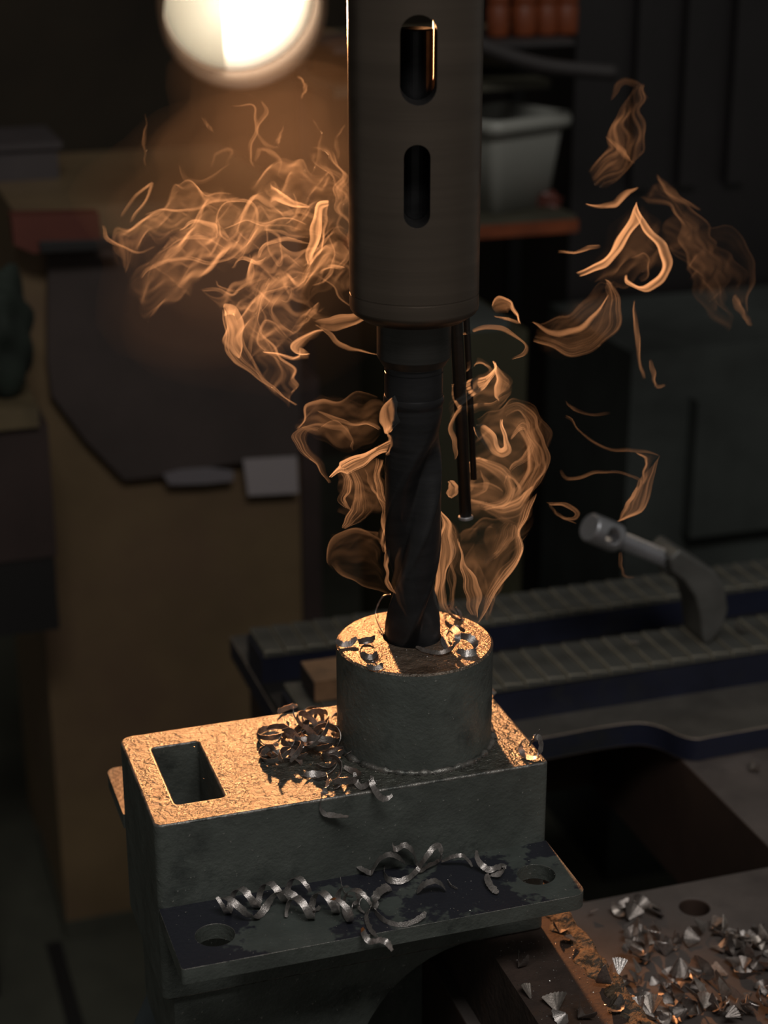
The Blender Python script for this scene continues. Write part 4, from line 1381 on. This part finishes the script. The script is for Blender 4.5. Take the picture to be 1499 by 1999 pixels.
strand([(1094, 915), (1101, 930), (1115, 933), (1150, 927), (1200, 922), (1238, 928), (1252, 941)], 6, 1.0, 'thin', seed=54)
W([(1068, 980), (1095, 981), (1120, 991), (1133, 1007), (1121, 1019), (1096, 1012)], [(1072, 984), (1095, 987), (1113, 997), (1122, 1008), (1115, 1013), (1098, 1008)], .99, .006, .0014, 'thin', seed=55)
strand([(1068, 982), (1080, 1000), (1100, 1013), (1122, 1018)], 6, .99, 'thin', seed=56)
strand([(1211, 1075), (1214, 1105), (1222, 1124), (1240, 1128)], 8, 1.01, 'thin', seed=57)
strand([(1105, 780), (1120, 800), (1160, 812), (1190, 806)], 6, 1.01, 'faint', seed=58)
# --- cloud on the left
W(z1([(1285, 782), (1245, 790), (1218, 850), (1203, 930), (1198, 1010), (1206, 1026)]), z1([(1290, 800), (1258, 825), (1246, 900), (1236, 960), (1228, 1005), (1212, 1030)]), .99, .010, .0015, 'mid', seed=59)
W(z1([(1290, 790), (1275, 850), (1262, 920), (1240, 1000)]), z1([(1240, 800), (1225, 870), (1215, 940), (1212, 1020)]), .995, .014, .0012, 'thin', prof='A', seed=60)
strand(z1([(1215, 1020), (1195, 1075), (1170, 1115), (1120, 1150)]), 8, .99, 'thin', seed=62)
W(z1([(1060, 718), (1085, 745), (1150, 775), (1212, 800)]), z1([(1055, 800), (1090, 790), (1150, 800), (1210, 812)]), 1.0, .012, .0013, 'thin', seed=63)
strand(z1([(1150, 748), (1166, 795), (1148, 840), (1110, 870)]), 5, 1.0, 'thin', seed=64)
strand(z1([(845, 885), (875, 800), (925, 778), (985, 790), (1008, 835), (1000, 890), (950, 950), (930, 970)]), 6, 1.01, 'thin', seed=65)
strand(z1([(850, 850), (862, 910), (895, 935), (935, 895), (946, 845)]), 5, 1.01, 'thin', seed=66)
strand(z1([(405, 880), (425, 935), (465, 962), (530, 980), (605, 960)]), 6, 1.03, 'thin', seed=67)
strand(z1([(550, 1090), (600, 1040), (700, 1005), (820, 1030), (900, 1000), (960, 940), (1020, 890), (1060, 870)]), 8, 1.01, 'thin', seed=68)
strand(z1([(560, 840), (650, 820), (740, 815), (830, 790), (930, 775)]), 7, 1.02, 'thin', seed=69)
strand(z1([(480, 840), (530, 760), (590, 720), (560, 800), (510, 860)]), 8, 1.03, 'thin', seed=70)
strand(z1([(1035, 890), (1050, 960), (1085, 1038), (1106, 990), (1085, 925), (1040, 895), (1080, 880), (1180, 890)]), 6, 1.0, 'thin', seed=71)
strand(z1([(1030, 900), (1090, 905), (1140, 930), (1200, 920)]), 7, 1.0, 'thin', seed=72)
W(z1([(868, 1205), (885, 1190), (925, 1205), (940, 1260), (950, 1340), (945, 1392)]), z1([(868, 1210), (880, 1260), (876, 1340), (900, 1380), (925, 1395), (944, 1394)]), .985, .014, .0014, 'mid', seed=73)
W(z1([(872, 1205), (895, 1188), (925, 1205), (925, 1235)]), z1([(880, 1240), (895, 1230), (910, 1232), (920, 1238)]), .985, .008, .0015, 'thick', seed=74)
W(z6([(935, 10), (938, 150), (980, 222), (1060, 282), (1160, 357), (1232, 402)]), z6([(1005, 0), (1015, 120), (1060, 210), (1100, 290), (1160, 345), (1230, 398)]), .985, .016, .0014, 'thin', prof='A', rip=.0012, seed=75)
strand(z6([(1005, 40), (1012, 130), (1050, 220), (1090, 300), (1160, 356)]), 8, .985, 'thin', seed=76)
W(z6([(1345, 95), (1270, 108), (1220, 148), (1236, 185), (1292, 188)]), z6([(1345, 110), (1300, 132), (1262, 160), (1270, 185), (1295, 196)]), .98, .008, .0015, 'thick', seed=77)
W(z6([(1292, 186), (1290, 215), (1240, 228), (1180, 215), (1100, 185)]), z6([(1240, 175), (1250, 200), (1220, 212), (1170, 205), (1100, 180)]), .98, .008, .0015, 'thick', seed=78)
strand(z1([(1235, 1268), (1290, 1298), (1335, 1342), (1385, 1368), (1475, 1386)]), 9, .975, 'mid', seed=79)
W(z1([(1220, 1260), (1300, 1230), (1380, 1215), (1480, 1190)]), z1([(1250, 1290), (1320, 1280), (1400, 1260), (1490, 1230)]), .97, .012, .0012, 'thin', seed=80)
strand(z1([(975, 1400), (988, 1290), (1015, 1180), (1060, 1090)]), 8, .985, 'thin', seed=82)
strand(z1([(1045, 1320), (1005, 1230), (1030, 1150), (1090, 1130), (1140, 1130), (1120, 1180), (1090, 1170)]), 7, .985, 'thin', seed=83)
strand(z1([(780, 1125), (850, 1130), (900, 1155), (960, 1110), (1040, 1080)]), 7, 1.0, 'thin', seed=84)
strand(z1([(840, 1100), (855, 1120), (930, 1130), (980, 1060), (975, 990)]), 6, 1.0, 'thin', seed=85)
VE = [  # folded veils of the cloud: edge, edge
    ([(870, 900), (940, 800), (1060, 730), (1180, 740), (1290, 790)], [(900, 1010), (980, 960), (1080, 900), (1190, 900), (1320, 930)]),
    ([(600, 1010), (700, 900), (840, 830), (960, 790), (1080, 800)], [(640, 1080), (740, 1010), (860, 1010), (980, 960), (1090, 880)]),
    ([(960, 1100), (1010, 1010), (1090, 960), (1190, 950), (1310, 900)], [(1000, 1300), (1060, 1160), (1140, 1100), (1230, 1090), (1340, 1060)]),
    ([(820, 1110), (900, 1130), (1000, 1080), (1100, 1060), (1200, 1080)], [(880, 1200), (960, 1220), (1040, 1180), (1120, 1160), (1210, 1200)]),
    ([(940, 1240), (1000, 1180), (1090, 1160), (1190, 1180), (1280, 1240)], [(960, 1420), (1040, 1400), (1120, 1360), (1180, 1300), (1260, 1290)]),
    ([(430, 960), (520, 860), (640, 760), (760, 720), (880, 760)], [(500, 1080), (600, 980), (720, 900), (820, 880), (900, 880)]),
    ([(1000, 700), (1100, 640), (1200, 640), (1320, 700)], [(1020, 800), (1100, 790), (1220, 800), (1340, 850)]),
    ([(1200, 1020), (1250, 960), (1320, 980), (1355, 1060)], [(1180, 1180), (1240, 1130), (1300, 1140), (1350, 1200)]),
    ([(880, 1200), (930, 1330), (1000, 1420), (1130, 1520)], [(1000, 1180), (1060, 1300), (1110, 1400), (1180, 1530)]),
]
for k_, (q_, r_) in enumerate(VE):
    W(z1(q_), z1(r_), .985 + .008 * k_ % .05, .022, .0013, ('veil', 'veil', 'faint')[k_ % 3], rip=.0030, ripn=1.6, ns=56, nt=70, seed=200 + k_, streak=.85, prof='both', swirl=13)
    W(z1([(a + 25, b + 30) for a, b in q_]), z1([(a - 20, b - 15) for a, b in r_]), 1.0 + .006 * k_, .016, .0013, 'veil', rip=.0022, ripn=2.3, ns=56, nt=70, seed=300 + k_, streak=.9, prof='soft', swirl=18)
for k_, pl in enumerate(([(880, 900), (960, 860), (1040, 870), (1110, 850), (1200, 880)], [(1000, 1010), (1040, 950), (1120, 930), (1220, 960)], [(960, 1100), (1000, 1020), (1060, 1060), (1120, 1000), (1180, 1040)],
                         [(1280, 900), (1300, 1000), (1280, 1080), (1230, 1120)], [(1240, 1060), (1290, 1040), (1345, 1050)], [(1140, 1300), (1090, 1260), (1060, 1200), (1100, 1120), (1160, 1080)],
                         [(1060, 1390), (1010, 1330), (1040, 1260), (1100, 1290), (1150, 1340)], [(700, 900), (760, 860), (830, 880), (850, 930)], [(1240, 1180), (1200, 1240), (1150, 1270)],
                         [(620, 990), (700, 940), (790, 930), (880, 960)], [(900, 1050), (940, 1010), (1000, 1030), (1040, 1000)], [(1060, 800), (1100, 830), (1180, 830), (1270, 870)])):
    strand(z1(pl), 5 + (k_ % 3) * 3, .985 + .006 * (k_ % 5), ('thin', 'mid', 'thin')[k_ % 3], seed=100 + k_)
# --- thin wisps under the lamp
for k_, pl in enumerate(([(905, 412), (975, 404), (1000, 450), (1004, 510), (980, 560), (970, 610), (992, 645)], [(1020, 388), (1032, 440), (1005, 500), (1040, 560), (1090, 580)], [(990, 625), (1008, 578), (1050, 592), (1092, 640), (1090, 695)],
                         [(1165, 300), (1190, 340), (1172, 390)], [(1100, 495), (1086, 545), (1095, 575)], [(795, 460), (815, 490), (832, 512)], [(1215, 465), (1250, 530), (1245, 620), (1215, 680)],
                         [(830, 660), (845, 605), (905, 590), (890, 650)], [(700, 640), (740, 700), (820, 700), (900, 640)], [(565, 440), (566, 540), (570, 640)], [(1340, 480), (1310, 540), (1320, 620)], [(1410, 20), (1400, 70), (1420, 90)])):
    strand(z1(pl), 5 + (k_ % 3) * 2, 1.02 + .008 * (k_ % 4), 'faint' if k_ < 5 else 'veil', seed=130 + k_)


# --- filmy bodies of the lower plumes
for k_, (q_, r_, d_, m_, sw) in enumerate((
        ([(880, 790), (920, 740), (960, 720), (985, 745)], [(890, 830), (940, 800), (980, 790), (1000, 770)], .985, 'faint', 6),
        ([(905, 900), (960, 870), (1010, 880), (1050, 850)], [(900, 1010), (960, 1020), (1010, 1020), (1055, 960)], 1.02, 'faint', 8),
        ([(930, 820), (985, 790), (1040, 800), (1065, 870)], [(925, 900), (975, 890), (1020, 900), (1050, 950)], .99, 'faint', 8),
        ([(890, 1030), (930, 1020), (985, 1025), (1030, 1000)], [(880, 1150), (925, 1190), (970, 1150), (1015, 1080)], .985, 'faint', 8),
        ([(905, 1100), (925, 1140), (945, 1170), (950, 1205)], [(985, 1090), (985, 1130), (975, 1165), (955, 1208)], .975, 'faint', 5),
        ([(590, 800), (640, 775), (700, 790), (745, 800)], [(590, 850), (640, 860), (700, 870), (750, 860)], .955, 'veil', 8),
        ([(660, 915), (690, 900), (730, 900), (752, 905)], [(668, 1000), (690, 1010), (725, 1000), (750, 985)], .95, 'faint', 7),
        ([(640, 1050), (680, 1035), (720, 1045), (745, 1070)], [(650, 1110), (690, 1120), (725, 1130), (750, 1150)], .96, 'veil', 6),
        ([(1130, 530), (1180, 470), (1220, 420), (1250, 400)], [(1200, 560), (1240, 540), (1290, 520), (1330, 470)], 1.035, 'veil', 9),
        ([(1050, 640), (1110, 600), (1160, 570), (1200, 555)], [(1060, 690), (1130, 690), (1185, 660), (1210, 600)], 1.01, 'veil', 7),
        ([(1300, 420), (1350, 440), (1400, 500), (1420, 580)], [(1310, 480), (1350, 540), (1390, 600), (1420, 640)], 1.06, 'veil', 10),
        ([(855, 1010), (870, 1060), (880, 1110), (868, 1190)], [(890, 1010), (900, 1060), (890, 1120), (885, 1190)], .965, 'faint', 5),
        ([(600, 300), (640, 330), (660, 400), (670, 470)], [(660, 290), (676, 340), (678, 410), (678, 480)], 1.01, 'veil', 12),
        ([(250, 560), (300, 500), (360, 450), (430, 420)], [(300, 620), (360, 570), (420, 530), (470, 500)], 1.04, 'veil', 14))):
    for e_ in (0, 1):
        W([(a + 6 * e_, b - 5 * e_) for a, b in q_], [(a - 5 * e_, b + 4 * e_) for a, b in r_], d_ + .008 * e_, .012, .0013, m_, rip=.0022, ripn=1.7, ns=48, nt=60, seed=400 + 2 * k_ + e_, streak=.9, prof='both' if e_ else 'soft', swirl=sw)


# --- soft haze
def haze(px, py, d, rx, ry, rz, seed):
    rnd_ = random.Random(seed)
    bm_ = bmesh.new()
    bmesh.ops.create_icosphere(bm_, subdivisions=4, radius=1)
    ph = [rnd_.uniform(0, 6) for _ in range(6)]
    c = at(px, py, d)
    for v in bm_.verts:
        q_ = v.co.copy()
        s_ = 1 + .22 * math.sin(3 * q_.x + ph[0]) * math.sin(2.5 * q_.z + ph[1]) + .13 * math.sin(6 * q_.y + ph[2] + 3 * q_.x) + .08 * math.sin(9 * q_.z + ph[3])
        v.co = c + (RT * (q_.x * rx) + UP * (q_.z * ry) + FW * (q_.y * rz)) * s_
    me = bpy.data.meshes.new('haze')
    bmesh.ops.recalc_face_normals(bm_, faces=bm_.faces)
    if bm_.calc_volume(signed=True) < 0:
        bmesh.ops.reverse_faces(bm_, faces=bm_.faces)
    bm_.to_mesh(me)
    bm_.free()
    me.materials.append(SMK['haze'])
    o_ = bpy.data.objects.new('haze', me)
    COL.objects.link(o_)
    o_.parent = smoke


for k_ in (1.2, .8):
    haze(530, 440, 1.03, .085 * k_, .078 * k_, .05 * k_, 2)
    haze(520, 300, 1.10, .070 * k_, .058 * k_, .04 * k_, 4)
